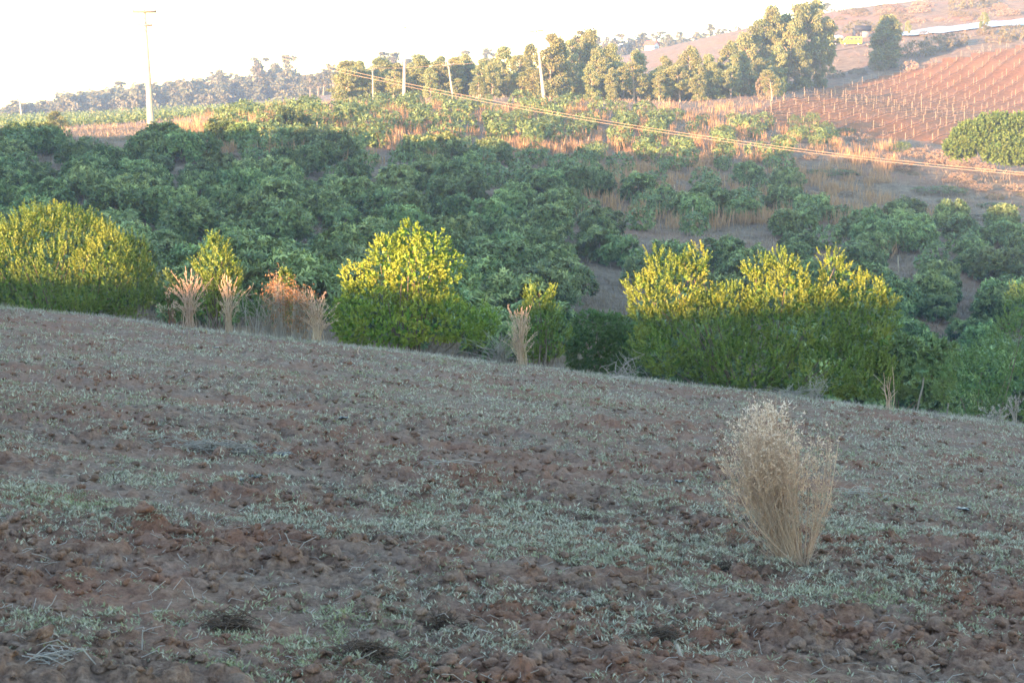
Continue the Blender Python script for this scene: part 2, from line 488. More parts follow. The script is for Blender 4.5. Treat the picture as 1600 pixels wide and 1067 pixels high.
# ------------------------------------------------------------------ ground sheets
VINE_POLY = [(1130, 205), (1215, 160), (1300, 138), (1400, 118), (1470, 98), (1600, 72), (1900, 20), (1900, 230), (1620, 185), (1560, 200), (1470, 226), (1350, 218), (1260, 205)]
def build_ground():
    a = np.concatenate([np.linspace(-0.62, -0.345, 30, endpoint=False), np.linspace(-0.345, 0.345, 520), np.linspace(0.345, 0.62, 31)[1:]])
    y = np.concatenate([1 / np.linspace(1 / 3.0, 1 / 30.0, 450), np.geomspace(30.15, 950, 320)])
    Aa, Yy = np.meshgrid(a, y)
    X = Aa * Yy
    B = base(X, Yy); Z = B + micro(X, Yy)
    px, py = project(X, Yy, B)
    vin = inpoly(px, py, VINE_POLY) & (Yy > 205) & (Yy < 360)
    # shallow cultivation furrows along the vine rows
    Z = Z + np.where(vin, 0.13 * np.cos((X * 0.869 - Yy * 0.495) * 2 * math.pi / 3.2), 0)
    nr, nc = X.shape
    V = np.stack([X, Yy, Z], -1).reshape(-1, 3)
    idx = np.arange(nr * nc).reshape(nr, nc)
    Q = np.stack([idx[:-1, :-1], idx[:-1, 1:], idx[1:, 1:], idx[1:, :-1]], -1)
    fe = (Yy - EDGE(X))[:-1, :-1]; fv = vin[:-1, :-1]
    masks = {"field": fe < 2.2, "hillside": (fe >= 2.2) & ~fv, "vineyard_soil": (fe >= 2.2) & fv}
    for nm, mk in masks.items():
        q = Q[mk]; u, inv = np.unique(q, return_inverse=True)
        me = np_mesh(nm, V[u], [inv.reshape(-1, 4)], None, True)
        o = link(nm, me, {"field": M['soil'], "hillside": M['hill'], "vineyard_soil": M['vine']}[nm])
        tag(o, {"field": "tilled reddish brown field with clods and grey green weeds", "hillside": "dry grassy slope carrying the orchard", "vineyard_soil": "bare red soil of the vineyard"}[nm], kind='structure')
    # the land around, outside the picture
    g = np.arange(-480, 481, 6.0); gy = np.arange(-300, 961, 6.0)
    X, Y = np.meshgrid(g, gy); Z = base(X, Y) - 0.05
    ins = (np.abs(X) < 0.60 * Y - 6) & (Y > 9)
    n0, n1 = X.shape; idx = np.arange(n0 * n1).reshape(n0, n1)
    Q = np.stack([idx[:-1, :-1], idx[:-1, 1:], idx[1:, 1:], idx[1:, :-1]], -1)
    keep = ~(ins[:-1, :-1] & ins[1:, 1:] & ins[:-1, 1:] & ins[1:, :-1])
    V = np.stack([X, Y, np.where((np.abs(X) < 0.6 * Y) & (Y > 3), Z - 1.5, Z)], -1).reshape(-1, 3)
    q = Q[keep]; u, inv = np.unique(q, return_inverse=True)
    o = link("surrounding_land", np_mesh("surrounding_land", V[u], [inv.reshape(-1, 4)], None, True), M['hill'])
    tag(o, kind='structure')
build_ground()

# ------------------------------------------------------------------ clods
def clod_variant(seed, sub):
    V, F = ico(sub); r = rng_(seed)
    d = np.ones(len(V)) + .05 * fbm(V[:, 0] * 6 + seed, V[:, 1] * 6 - V[:, 2] * 5, 2, seed + 1)
    for k in range(13 if sub > 1 else 5):
        ax = unit(r.normal(size=3)); d -= 0.46 * np.maximum(0, V @ ax - r.uniform(0.35, 0.75)) * 1.6
    d += 0.16 * fbm(V[:, 0] * 1.7 + seed, V[:, 1] * 1.7 + V[:, 2] * 1.7, 4, seed, .6)
    V = V * d[:, None] * np.array([r.uniform(0.95, 1.25), r.uniform(0.8, 1.0), r.uniform(0.55, 0.75)])
    return V, F

def build_clods():
    big = [clod_variant(100 + i, 3) for i in range(8)]
    bme = [np_mesh("soil_clod", V, [F], None, True) for V, F in big]
    for m in bme: m.materials.append(M['soil'])
    r = rng_(7)
    # the largest clods, at the places they have in the photograph
    named = [(140, 748, 26), (45, 868, 26), (375, 880, 22), (545, 835, 20), (757, 860, 17), (990, 930, 24), (60, 1030, 34), (940, 1045, 24), (1090, 1035, 20),
             (1235, 1005, 24), (225, 820, 20), (292, 815, 20), (415, 940, 16), (447, 908, 14), (265, 915, 18), (85, 960, 24), (650, 960, 24), (580, 965, 20),
             (690, 900, 18), (745, 912, 20), (900, 918, 22), (870, 700 + 25, 12), (920, 980, 18), (1290, 912, 16), (160, 1055, 26), (760, 1045, 22), (1420, 940, 14), (1580, 870, 14),
             (700, 840, 16), (600, 940, 16), (1570, 752, 10), (1370, 722, 8), (215, 1040, 20), (500, 900, 14), (1015, 905, 14), (1160, 940, 16), (1350, 990, 18), (1480, 1010, 18), (330, 900, 16), (20, 1045, 20)]
    spots = [(px, py, rad, True) for px, py, rad in named]
    while len(spots) < 285:
        py = 700 + 380 * r.random() ** 0.75; px = r.uniform(-20, 1620)
        rad = r.uniform(6, 9) + (py - 700) / 370 * r.uniform(0, 10)
        if all((px - s[0]) ** 2 + 4 * (py - s[1]) ** 2 < 0 or abs(px - s[0]) > rad or abs(py - s[1]) > rad * .7 for s in spots[-60:]):
            spots.append((px, py, rad, False))
    made = []
    hw = ["left", "left of centre", "middle", "right of centre", "right"]
    for i, (px, py, rad, nm) in enumerate(spots):
        p = ground(px, py); R = rad / FPX * p[1] * 0.95
        o = link("soil_clod", bme[i % 8], None, None, (p[0], p[1], p[2] + R * 0.30), (r.normal() * .25, r.normal() * .25, r.uniform(0, 6.28)), R * r.uniform(0.85, 1.1))
        k = min(4, int(max(0, px) / 320))
        row = "bottom strip" if py > 1020 else "nearest bare soil" if py > 960 else "second strip" if py > 900 else "near weedy soil" if py > 840 else "third strip" if py > 790 else "brush pile band" if py > 745 else "middle of the field"
        sz = "large rounded" if rad > 19 else "fist sized" if rad > 11 else "small"
        tag(o, f"{sz} soil clod in the {row}, {hw[k]}", "soil clod", f"{sz} clods in the {row}, {hw[k]}"); made.append((o["label"], px, o))
    ordinals(made)
    # everything smaller
    mb = MB(); sm = [clod_variant(200 + i, 1) for i in range(6)]; md = [clod_variant(300 + i, 2) for i in range(6)]
    n = 14500
    u = r.random(n); Y = 1 / (1 / 5.6 + (1 / 24.0 - 1 / 5.6) * u); Xa = r.uniform(-0.345, 0.345, n) * Y
    dens = fbm(Xa / 1.3, Y / 0.9, 2, 40)
    keep = (r.random(n) < 0.45 + dens * 0.9) & (Y < EDGE(Xa))
    Xa, Y = Xa[keep], Y[keep]
    Z = H(Xa, Y)
    R = 0.007 + 0.042 * r.random(len(Y)) ** 2.4 + 0.001 * Y * r.random(len(Y))
    for vs, sel in ((md, R > 0.026), (sm, R <= 0.026)):
        I = np.nonzero(sel)[0]
        for k in range(6):
            J = I[k::6]; V, F = vs[k]
            th = r.uniform(0, 6.28, len(J)); c, s = np.cos(th), np.sin(th)
            VX = V[None, :, 0] * c[:, None] - V[None, :, 1] * s[:, None]; VY = V[None, :, 0] * s[:, None] + V[None, :, 1] * c[:, None]
            VV = np.stack([VX, VY, np.broadcast_to(V[None, :, 2], VX.shape)], -1) * R[J][:, None, None] + np.stack([Xa[J], Y[J], Z[J] + R[J] * 0.2], -1)[:, None]
            FF = F[None] + (np.arange(len(J)) * len(V))[:, None, None]
            mb.add(VV.reshape(-1, 3), FF.reshape(-1, 3))
    o = link("soil_crumbs", mb.mesh("soil_crumbs", True), M['soil'])
    tag(o, "small crumbs of tilled soil scattered over the field", "soil", kind='stuff')
build_clods()

# ------------------------------------------------------------------ weeds on the field
def cover_density(x, y):
    d = 0.48 * fbm(x / 2.2, y / 1.0, 3, 60) + 0.6 * fbm(x / 0.45, y / 0.4, 3, 61)
    d = d + 0.12 * sstep(11, 14, y) + 0.24 * sstep(7.4, 9.0, y) - 0.10 * sstep(17, 22, y) * sstep(2, -6, x) - 0.07
    return d
def build_cover():
    r = rng_(5); mb = MB()
    n = 95000
    Y = 1 / (1 / 5.5 + (1 / 29.0 - 1 / 5.5) * r.random(n) ** 0.85); X = r.uniform(-0.345, 0.345, n) * Y
    e = Y - EDGE(X)
    k = (r.random(n) < sstep(-0.06, 0.36, cover_density(X, Y)) * 0.9 + 0.03) & (e < 1.5)
    k &= ~((r.random(n) < 0.35) & (Y < 8))
    X, Y = X[k], Y[k]; Z = H(X, Y); C = np.stack([X, Y, Z - 0.002], -1)
    A = unit(np.array([0, 0, 1.0]) + r.normal(size=C.shape) * 0.25)
    tint = np.clip((fbm(X / 0.8, Y / 0.8, 2, 91) + 0.12) * 1.5, 0, 0.9) * r.random(len(X))
    near = Y < 11
    sc = (0.52 + 0.062 * Y) * 0.0195
    for sel, nl in ((near, 8), (~near, 4)):
        I = np.nonzero(sel)[0]
        for part in np.array_split(I, 4):
            s = r.uniform(0.7, 1.5)
            V, F, c = rosettes(r, C[part], A[part], nl, 1.0, 0.26, 0.75, -0.1, tint[part], 0.0)
            cc = np.repeat(C[part], nl * 4, 0); ss = np.repeat(sc[part] * r.uniform(0.6, 1.7, len(part)), nl * 4)[:, None]
            V = cc + (V - cc) * ss
            off = np.repeat(r.normal(size=(len(part) * nl, 3)) * np.array([1, 1, .25]) * np.repeat(sc[part], nl)[:, None] * 0.8, 4, 0)
            mb.add(V + off, F, c)
    o = link("field_weeds", mb.mesh("field_weeds"), M['cover'])
    tag(o, "low grey green weeds growing in patches across the tilled field", "weeds", kind='stuff')
    # dead stalks lying in the soil
    mb = MB(); n = 1500
    Y = 1 / (1 / 5.6 + (1 / 28.0 - 1 / 5.6) * r.random(n)); X = r.uniform(-0.345, 0.345, n) * Y
    k = (Y < EDGE(X) + 1.5); X, Y = X[k], Y[k]; Z = H(X, Y)
    for x, y, z in zip(X, Y, Z):
        L = r.uniform(0.02, 0.075) * (1 + 0.03 * y); th = r.uniform(0, 6.28); ri = r.uniform(-0.1, 0.6)
        d = np.array([math.cos(th), math.sin(th), ri]); b = r.normal(size=3) * 0.2 * L
        p0 = np.array([x, y, z + 0.004])
        V, F = tube([p0, p0 + d * L * .5 + b, p0 + d * L], [0.0016 + 0.00006 * y] * 3, 3)
        mb.add(V, F, np.array([[r.random(), r.random() * .6, 0]]))
    tag(link("dead_stalks", mb.mesh("dead_stalks"), M['greystraw']), "thin dead stalks scattered over the tilled soil", "dry stalks", kind='stuff')
    # dry grass fringe along the far edge of the field
    mb = MB(); n = 26000
    X = r.uniform(-10.5, 10.5, n); e = r.normal(0.6, 1.0, n) - 0.5; Y = EDGE(X) + e
    k = (r.random(n) < 0.6 + fbm(X / 0.7, Y / 0.7, 2, 14)) & (np.abs(X) < .37 * Y); X, Y = X[k], Y[k]
    C = np.stack([X, Y, H(X, Y)], -1)
    D = unit(np.array([0, 0, 0.7]) + r.normal(size=C.shape) * 0.6); D[:, 2] = np.abs(D[:, 2])
    col = np.stack([r.random(len(X)), r.random(len(X)) * .7, r.random(len(X))], 1)
    V, F, c = leaves(C, D, unit(r.normal(size=C.shape)), r.uniform(0.03, 0.12, len(X)), 0.006, col); mb.add(V, F, c)
    tag(link("edge_grass", mb.mesh("edge_grass"), M['greystraw']), "thin grey dry grass along the far edge of the field", "dry grass", kind='stuff')
build_cover()

# ------------------------------------------------------------------ the dry weed in the foreground
def build_dry_weed():
    b = ground(1238, 884); r = rng_(12)
    root = tag(empty("dry_weed", b), "tall straw coloured dead weed standing alone in the tilled field", "dry weed")
    s = b[1] / FPX            # metres per photo pixel at the weed
    stems = [(-80, 150, 1.0), (-112, 170, 1), (-60, 215, 1), (-30, 225, .9), (0, 215, .9), (44, 205, 1), (56, 170, 1.1), (-92, 200, .9), (-12, 190, 1), (22, 140, .8), (-50, 120, .9), (60, 215, .9), (-100, 190, .8), (-70, 225, .8)]
    anchors = []
    def stem_pts(dx, dz, curve, dy, n=9):
        base_ = np.array([0.07 - abs(r.normal()) * 0.07 * (dx < 20), r.normal() * 0.04, -0.01])
        tip = np.array([dx * s, dy, dz * s]); t = np.linspace(0, 1, n)[:, None]
        ctrl = base_ + (tip - base_) * 0.45 + np.array([dx * s * 0.34 * curve, 0, -0.06 * dz * s])
        p = (1 - t) ** 2 * base_ + 2 * t * (1 - t) * ctrl + t * t * tip
        return p + r.normal(size=p.shape) * 0.004 * np.sin(t * 3.14)
    for dx, dz, cv in stems:
        p = stem_pts(dx, dz, cv, r.normal() * 0.10)
        V, F = tube(p, np.linspace(0.0046, 0.0013, len(p)), 5)
        mb = MB().add(V, F, np.array([[r.random(), 0.2, 0]])); link("stem", mb.mesh("stem", True), M['straw'], root)
        anchors.append(p)
    mt = MB(); pods = MB()
    C = []; Dn = []
    for k in range(250):
        if r.random() < .93: dx = r.normal(-58, 36)
        else: dx = r.normal(50, 14)
        dx = max(-118, min(84, dx))
        dz = 288 - 0.009 * (min(dx, 0) + 48) ** 2 - (26 if dx > 5 else 0) - abs(r.normal()) * 28 - r.random() ** 2 * 120
        p = stem_pts(dx, dz, r.uniform(0.2, 1.1), r.normal() * 0.12)
        V, F = tube(p, np.linspace(0.0014, 0.0005, len(p)), 3); mt.add(V, F, np.array([[r.random(), r.random() * .4, 0]]))
        for q in range(8):
            t = r.uniform(0.30, 1.0) ** .8; i = int(t * (len(p) - 1)); st = p[min(i, len(p) - 2)]
            L = r.uniform(0.05, 0.15); d = unit(np.array([r.normal() * .7 - .1, r.normal() * .6, 1.0]))
            e = st + d * L
            V, F = tube([st, st + d * L * .5 + r.normal(size=3) * .006, e], [0.0010, 0.0008, 0.0005], 3)
            mt.add(V, F, np.array([[r.random(), r.random() * .5, 0]]))
            m = 6 if t > .6 else 2
            for w in range(m):
                C.append(st + d * L * r.uniform(.3, 1.05) + r.normal(size=3) * .004); Dn.append(unit(d + r.normal(size=3) * .7))
    for k in range(90):     # broken stalks and thatch round the base
        a = r.uniform(0, 6.28); rr = abs(r.normal()) * .11; p0 = np.array([math.cos(a) * rr - .01, math.sin(a) * rr, .0]); p0[2] = float(H(p0[:1] + b[0], p0[1:2] + b[1])[0]) - b[2] + .005
        L = r.uniform(.04, .16); d = unit(np.array([math.cos(a) + r.normal() * .6, math.sin(a) + r.normal() * .6, abs(r.normal()) * .5]))
        V, F = tube([p0, p0 + d * L * .5 + r.normal(size=3) * .012, p0 + d * L], [.0014, .0012, .0007], 3); mt.add(V, F, np.array([[r.random(), r.random() * .4, 0]]))
    C = np.array(C); Dn = np.array(Dn)
    hgt = np.clip(C[:, 2] / (260 * s), 0, 1)
    col = np.stack([r.random(len(C)), np.clip((hgt - .45) * 1.8, 0, 1) * r.random(len(C)) ** .5, r.random(len(C))], 1)
    keep = r.random(len(C)) < 0.35 + hgt
    C, Dn, col, hgt = C[keep], Dn[keep], col[keep], hgt[keep]
    V, F, c = leaves(C, Dn, unit(r.normal(size=C.shape)), r.uniform(0.009, 0.022, len(C)) * (0.7 + .6 * hgt), 0.0045 + .003 * hgt, col)
    tag(link("fine_stems", mt.mesh("fine_stems"), M['straw'], root), kind='stuff')
    link("seed_husks", MB().add(V, F, c).mesh("seed_husks"), M['straw'], root)["kind"] = 'stuff'
build_dry_weed()

# ------------------------------------------------------------------ shrubs at the field's edge
def lobes_cloud(r, lobes, per_m2, inner=0.0):
    C = []; Nn = []
    L = np.array(lobes, float)
    for i, l in enumerate(L):
        c, rad = l[:3], l[3:6]
        area = 4 * math.pi * ((rad[0] * rad[1]) ** 1.6 / 3 + (rad[0] * rad[2]) ** 1.6 / 3 + (rad[1] * rad[2]) ** 1.6 / 3) ** (1 / 1.6)
        n = int(area * per_m2)
        d = unit(r.normal(size=(n, 3))); p = c + d * rad * (1 - inner * r.random((n, 1)) ** 2)
        nn = unit(d / rad)
        ok = np.ones(n, bool)
        for j, m in enumerate(L):
            if j != i: ok &= ((((p - m[:3]) / (m[3:6] * 0.93)) ** 2).sum(1) > 1)
        C.append(p[ok]); Nn.append(nn[ok])
    return np.vstack(C), np.vstack(Nn)

def px_lobes(loc, spec):
    """lobes given as (px, py, rx, ry, depth offset) in picture pixels about a shrub standing at loc -> local metres"""
    s = loc[1] / FPX; out = []
    for px, py, rx, ry, dy in spec:
        q = P(px, py, loc[1])
        out.append((q[0] - loc[0], dy, q[2] - loc[2], rx * s, (rx + ry) / 2 * s * 0.95, ry * s))
    return out

def branches(mb, r, lobes, r0=0.04, base_z=-0.1, k=2):
    for l in lobes:
        for j in range(k):
            c = np.array(l[:3]) + r.normal(size=3) * np.array(l[3:6]) * 0.35
            b0 = np.array([l[0] * 0.25 + r.normal() * .1, l[1] * 0.3 + r.normal() * 0.1, base_z])
            mid = (b0 + c) / 2 + r.normal(size=3) * 0.08 + np.array([0, 0, -0.1])
            t = np.linspace(0, 1, 6)[:, None]
            p = (1 - t) ** 2 * b0 + 2 * t * (1 - t) * mid + t * t * c
            V, F = tube(p, np.linspace(r0, r0 * .3, 6), 5); mb.add(V, F)

def shrub(name, px, Y, spec, mat, label, seed, dens, leafL=0.045, leafW=0.02, nleaf=16, shootH=0.16, upw=0.8, tint=0.25, cat="shrub", group=None, inner=0.25):
    r = rng_(seed); q = P(px, 500, Y)
    loc = on(q[0], Y)
    root = tag(empty(name, loc), label, cat, group)
    if name in ('round_shrub', 'tall_shrub', 'broad_shrub'): spec = [(a, b + 15 if b < 480 else b, c, d, e) for a, b, c, d, e in spec]
    L = px_lobes(loc, spec)
    if name in ('round_shrub', 'tall_shrub', 'broad_shrub', 'young_shrub'):
        sub = []
        for l in L:
            for q in range(6 if l[3] > .4 else 3):
                d = unit(r.normal(size=3) + np.array([0, -.25, .35])); m_ = min(l[3:6]); k_ = m_ * r.uniform(.30, .48)
                sub.append((l[0] + d[0] * l[3] * .82, l[1] + d[1] * l[4] * .82, l[2] + d[2] * l[5] * .82, k_, k_, k_))
        L = [(l[0], l[1], l[2], l[3] * .92, l[4] * .92, l[5] * .92) for l in L] + sub
    C, Nn = lobes_cloud(r, L, dens * 1.7, inner)
    s = loc[1] / FPX
    C = C + Nn * (fbm(C[:, 0] / .28 + seed, C[:, 2] / .45 + C[:, 1] * 3, 2, seed)[:, None]) * 0.22
    k = C[:, 2] > -0.15; C, Nn = C[k], Nn[k]
    # gaps between the boughs
    g = fbm(C[:, 0] / .24, C[:, 2] / .45 + C[:, 1] * 2.6, 2, seed + 9)
    k = g > -0.40; C, Nn = C[k], Nn[k]
    A = unit(Nn * 0.65 + np.array([0, 0, upw]) + r.normal(size=C.shape) * 0.22)
    tn = np.clip(tint * (0.4 + 2.2 * np.abs(fbm(C[:, 0] * 2, C[:, 2] * 2, 2, seed + 3))), 0, 1)
    V, F, c = shoots(r, C, A, nleaf, shootH, leafL * 1.0, leafW * 1.3, tn)
    mb = MB().add(V, F, c)
    Li = [(l[0], l[1], l[2], l[3] * .80, l[4] * .80, l[5] * .80) for l in L]
    C, Nn = lobes_cloud(r, Li, max(4, dens * .22), .3); C = C[C[:, 2] > -.1]; 
    A = unit(r.normal(size=C.shape) + np.array([0, 0, .6])); V, F, c = shoots(r, C, A, 7, shootH, leafL * 1.9, leafW * 2.4, np.zeros(len(C))); mb.add(V, F, c)
    link("foliage", mb.mesh("foliage"), mat, root)
    mb = MB(); branches(mb, r, L[:24], 0.016, -0.1, 1); link("branches", mb.mesh("branches", True), M['bark'], root)
    return root

shrub("round_shrub", 95, 30.0, [(90, 405, 105, 80, 0), (20, 415, 90, 75, .1), (160, 410, 62, 68, -.1), (60, 362, 66, 40, 0), (115, 358, 52, 42, .1), (195, 440, 45, 42, 0), (90, 450, 110, 45, -.3), (-60, 420, 70, 80, 0), (205, 400, 30, 40, .1)],
      M['yel'], "large round shrub of upright yellow green shoots at far left", 21, 82, upw=1.1, shootH=0.2)
shrub("tall_shrub", 640, 28.8, [(650, 402, 44, 44, 0), (606, 425, 46, 44, .1), (585, 460, 46, 40, 0), (655, 445, 40, 55, .2), (640, 362, 30, 20, 0), (675, 375, 22, 22, 0), (565, 420, 26, 22, 0), (600, 505, 82, 34, -.2), (680, 500, 76, 34, -.1), (738, 508, 36, 32, 0), (548, 500, 32, 30, 0), (700, 478, 34, 20, 0), (600, 380, 20, 24, 0), (700, 400, 18, 22, .1)],
      M['brt'], "bright lime green shrub with a tall rounded top on the field edge", 22, 100, leafL=0.046, leafW=0.026, nleaf=12, shootH=0.11, upw=0.4, tint=0.35)
shrub("broad_shrub", 1190, 27.2, [(1050, 440, 46, 44, 0), (1022, 465, 42, 40, -.1), (1140, 470, 40, 40, 0), (1215, 455, 50, 52, -.25), (1312, 445, 30, 48, .1), (1345, 485, 44, 52, .1), (1240, 505, 100, 62, 0), (1095, 520, 92, 55, 0), (1352, 530, 46, 48, .1), (1045, 545, 60, 42, 0), (1160, 565, 95, 45, -.2), (1270, 575, 85, 44, -.2), (1345, 585, 52, 38, 0), (1296, 405, 20, 22, 0), (1092, 398, 16, 20, 0), (1040, 408, 20, 22, 0), (1180, 412, 20, 16, .1), (1228, 404, 26, 18, .1), (1070, 402, 14, 18, .1), (1008, 440, 22, 22, 0), (1375, 480, 22, 30, 0)],
      M['yel'], "broadest yellow green shrub with several humps behind the dead weed", 23, 80, upw=0.9, tint=0.3, shootH=0.17)
shrub("young_shrub", 340, 29.0, [(338, 405, 20, 34, 0), (352, 430, 22, 28, .1), (322, 420, 16, 24, 0), (345, 450, 24, 24, 0), (335, 480, 26, 22, .1)],
      M['yel'], "slender young yellow green bush behind the dry grass tufts left of centre", 24, 120, upw=1.2, shootH=0.2, nleaf=14)
shrub("young_shrub", 843, 28.0, [(842, 472, 20, 20, 0), (838, 505, 34, 26, 0), (850, 530, 40, 28, .1), (845, 550, 38, 20, .1), (832, 460, 9, 10, 0), (860, 460, 8, 9, 0)],
      M['yel'], "small bush with a golden tip left of the dark round bush", 25, 120, upw=1.2, shootH=0.18, nleaf=14)
shrub("sapling", 446, 29.0, [(446, 438, 9, 16, 0), (444, 470, 7, 14, 0), (446, 495, 9, 12, 0)], M['yel'], "thin leafy sapling beside the rust brown dead bush", 26, 150, leafL=.06, leafW=.03, nleaf=9, shootH=.1)
shrub("dark_bush", 940, 29.5, [(936, 520, 40, 34, 0), (958, 538, 38, 38, 0), (920, 545, 32, 34, 0), (945, 565, 45, 26, 0)], M['grn'], "dark blue green round bush behind bare grey twigs", 27, 140, leafL=.07, leafW=.02, nleaf=12, upw=-.2, shootH=.1)
shrub("feathery_bush", 1530, 25.8, [(1520, 600, 45, 50, 0), (1560, 570, 40, 45, .1), (1590, 540, 35, 60, .1), (1600, 610, 45, 50, 0), (1500, 630, 30, 30, -.1), (1610, 490, 24, 40, .2)], M['grn'], "loose feathery green bush at the right end of the field edge", 28, 62, leafL=.05, leafW=.014, nleaf=14, upw=.7, shootH=.2)
shrub("leafy_plant", 1400, 27.5, [(1395, 585, 40, 30, .3), (1450, 590, 45, 35, .3), (1480, 570, 30, 35, .5), (1430, 560, 30, 25, .5)], M['avo'], "blue green leafy bush behind the leaning grey post", 29, 55, leafL=.12, leafW=.03, nleaf=9, upw=.2, shootH=.1)
shrub("leafy_plant", 280, 29.5, [(262, 455, 22, 26, .2), (300, 470, 26, 22, .3), (285, 485, 18, 14, .2)], M['grn'], "low green bush behind the leftmost dry grass tuft", 30, 90, leafL=.06, leafW=.03, nleaf=9, upw=.4, shootH=.1)
shrub("leafy_plant", 400, 29.2, [(385, 480, 26, 18, 0), (420, 490, 22, 14, .1)], M['grn'], "low dull green plant between two dry tufts and the sapling", 31, 80, leafL=.06, leafW=.025, nleaf=9, upw=.5, shootH=.1)

def dry_tuft(px, py, top, halfw, mat, label, seed, n=110, spread=1.0, plumes=True, cat="dry grass tuft", lean=0.0):
    b = gnear(px, py); r = rng_(seed); s = b[1] / FPX; py = float(project(*b)[1])
    root = tag(empty("dry_grass_tuft", b), label, cat)
    hh = (py - top) * s; hw = halfw * s
    mb = MB(); ph = MB(); n = max(3, int(n * .55)); hw *= .8
    for i in range(n):
        h = hh * r.uniform(0.35, 1.02); dx = r.normal() * hw * 0.65 + lean * hh * .3; dy = r.normal() * hw * 0.5
        b0 = np.array([r.normal() * hw * .35, r.normal() * hw * .35, -.02]); tip = np.array([dx * spread, dy * spread, h])
        t = np.linspace(0, 1, 5)[:, None]
        p = b0 + (tip - b0) * t + np.array([dx, dy, 0]) * (t * t - t) * .6 + r.normal(size=(5, 3)) * .014 + np.array([r.normal(), r.normal(), -.35 * abs(r.normal())]) * hw * 1.0 * t ** 3
        V, F = tube(p, np.linspace(0.005, 0.003, 5), 3); mb.add(V, F, np.array([[r.random(), r.random() * .5, 0]]))
        if plumes:
            m = 9; f = r.uniform(0.70, 1.03, m)
            C = p[3] + (p[4] - p[3]) * ((f - .7) * 3)[:, None] + r.normal(size=(m, 3)) * .010; D = unit(np.array([dx, dy, h]) / hh + r.normal(size=(m, 3)) * .35)
            V, F, c = leaves(C, D, unit(r.normal(size=(m, 3))), r.uniform(.03, .06, m), 0.011, np.stack([r.random(m), r.random(m), r.random(m)], 1)); ph.add(V, F, c)
    link("stalks", mb.mesh("stalks"), mat, root)["kind"] = 'stuff'
    if plumes: link("seed_plumes", ph.mesh("seed_plumes"), M['pinkstraw'] if mat is not M['greystraw'] else mat, root)["kind"] = 'stuff'

dry_tuft(297, 498, 418, 17, M['straw'], "pale pink dry grass tuft standing left of the slender young bush", 41, 120)
dry_tuft(358, 500, 430, 10, M['straw'], "narrow straw grass tuft in front of the slender young bush", 42, 80)
dry_tuft(495, 512, 452, 14, M['straw'], "dense orange topped dry tuft beside the rust brown bush", 43, 150)
dry_tuft(814, 548, 476, 14, M['straw'], "pale dry plume of grass at the foot of the golden tipped bush", 44, 130)
dry_tuft(1392, 632, 568, 12, M['straw'], "bundle of upright bare tan canes left of the leaning post", 45, 26, plumes=False)
dry_tuft(1590, 655, 612, 8, M['greystraw'], "thin grey dry plant at the extreme right of the field edge", 46, 30)
dry_tuft(1562, 652, 632, 12, M['greystraw'], "low grey seeded plant in front of the feathery bush", 47, 40, 1.4)
dry_tuft(270, 490, 450, 12, M['rust'], "thin rusty stalks beside the large round shrub", 48, 24)
dry_tuft(780, 540, 515, 22, M['greystraw'], "low mound of grey dry grass right of the lime green shrub", 49, 160, 1.5, False)
dry_tuft(1235, 618, 598, 26, M['greystraw'], "low grey dry tussock at the foot of the broadest shrub", 50, 110, 1.6, False)
dry_tuft(1462, 655, 636, 10, M['greystraw'], "sprig of grey stalks on the field edge below the leaning post", 51, 20, 1.5, False)
dry_tuft(420, 492, 462, 14, M['greystraw'], "grey brown tangle of dry grass below the sapling", 52, 80, 1.5, False)
dry_tuft(560, 555, 535, 2, M['straw'], "single pale stalk standing in front of the lime green shrub", 53, 3, 1.0, False)
dry_tuft(445, 530, 508, 3, M['greystraw'], "tiny white dry sprig on bare soil below the sapling", 54, 5, 1.6, False)

def twig_bush(px, py, spec, mat, label, seed, n=60, leafy=True, rad=0.006):
    b = gnear(px, py); r = rng_(seed); L = px_lobes(b, spec)
    root = tag(empty("dead_bush", b), label, "dead bush")
    mb = MB(); lf = MB()
    for i in range(n):
        l = L[i % len(L)]; c = np.array(l[:3]) + unit(r.normal(size=3)) * np.array(l[3:6]) * r.uniform(.3, 1)
        b0 = np.array([r.normal() * .05, r.normal() * .05, -.03]); mid = (b0 + c) / 2 + r.normal(size=3) * .09
        t = np.linspace(0, 1, 7)[:, None]; p = (1 - t) ** 2 * b0 + 2 * t * (1 - t) * mid + t * t * c
        V, F = tube(p, np.linspace(rad, rad * .3, 7), 4); mb.add(V, F, np.array([[r.random(), .2, 0]]))
        for q in range(4):
            k = r.integers(3, 7); e = p[k] + r.normal(size=3) * .12
            V, F = tube([p[k], (p[k] + e) / 2 + r.normal(size=3) * .02, e], [rad * .5, rad * .35, rad * .2], 3); mb.add(V, F, np.array([[r.random(), .3, 0]]))
            if leafy:
                C = e + r.normal(size=(9, 3)) * .035
                V, F, c2 = leaves(C, unit(r.normal(size=(9, 3)) + np.array([0, 0, -.5])), unit(r.normal(size=(9, 3))), .05, .014, r.random((9, 3))); lf.add(V, F, c2)
    link("twigs", mb.mesh("twigs"), M['greystraw'], root)["kind"] = 'stuff'
    if leafy: link("dead_leaves", lf.mesh("dead_leaves"), mat, root)["kind"] = 'stuff'
twig_bush(468, 505, [(472, 455, 15, 11, 0), (465, 475, 10, 18, 0)], M['rust'], "rust brown withered bush between the sapling and the orange topped tuft", 61, 34)
twig_bush(440, 495, [(437, 448, 11, 13, 0)], M['rust'], "withered orange brown leaves hanging on a bent stem by the sapling", 62, 30)
twig_bush(960, 588, [(975, 560, 45, 30, 0), (1000, 575, 30, 20, 0)], M['rust'], "bare grey twigs sprawling between the dark round bush and the broadest shrub", 63, 16, False, .009)
twig_bush(400, 505, [(395, 465, 45, 18, 0)], M['rust'], "leaning bare grey branch left of the sapling", 64, 8, False, .009)
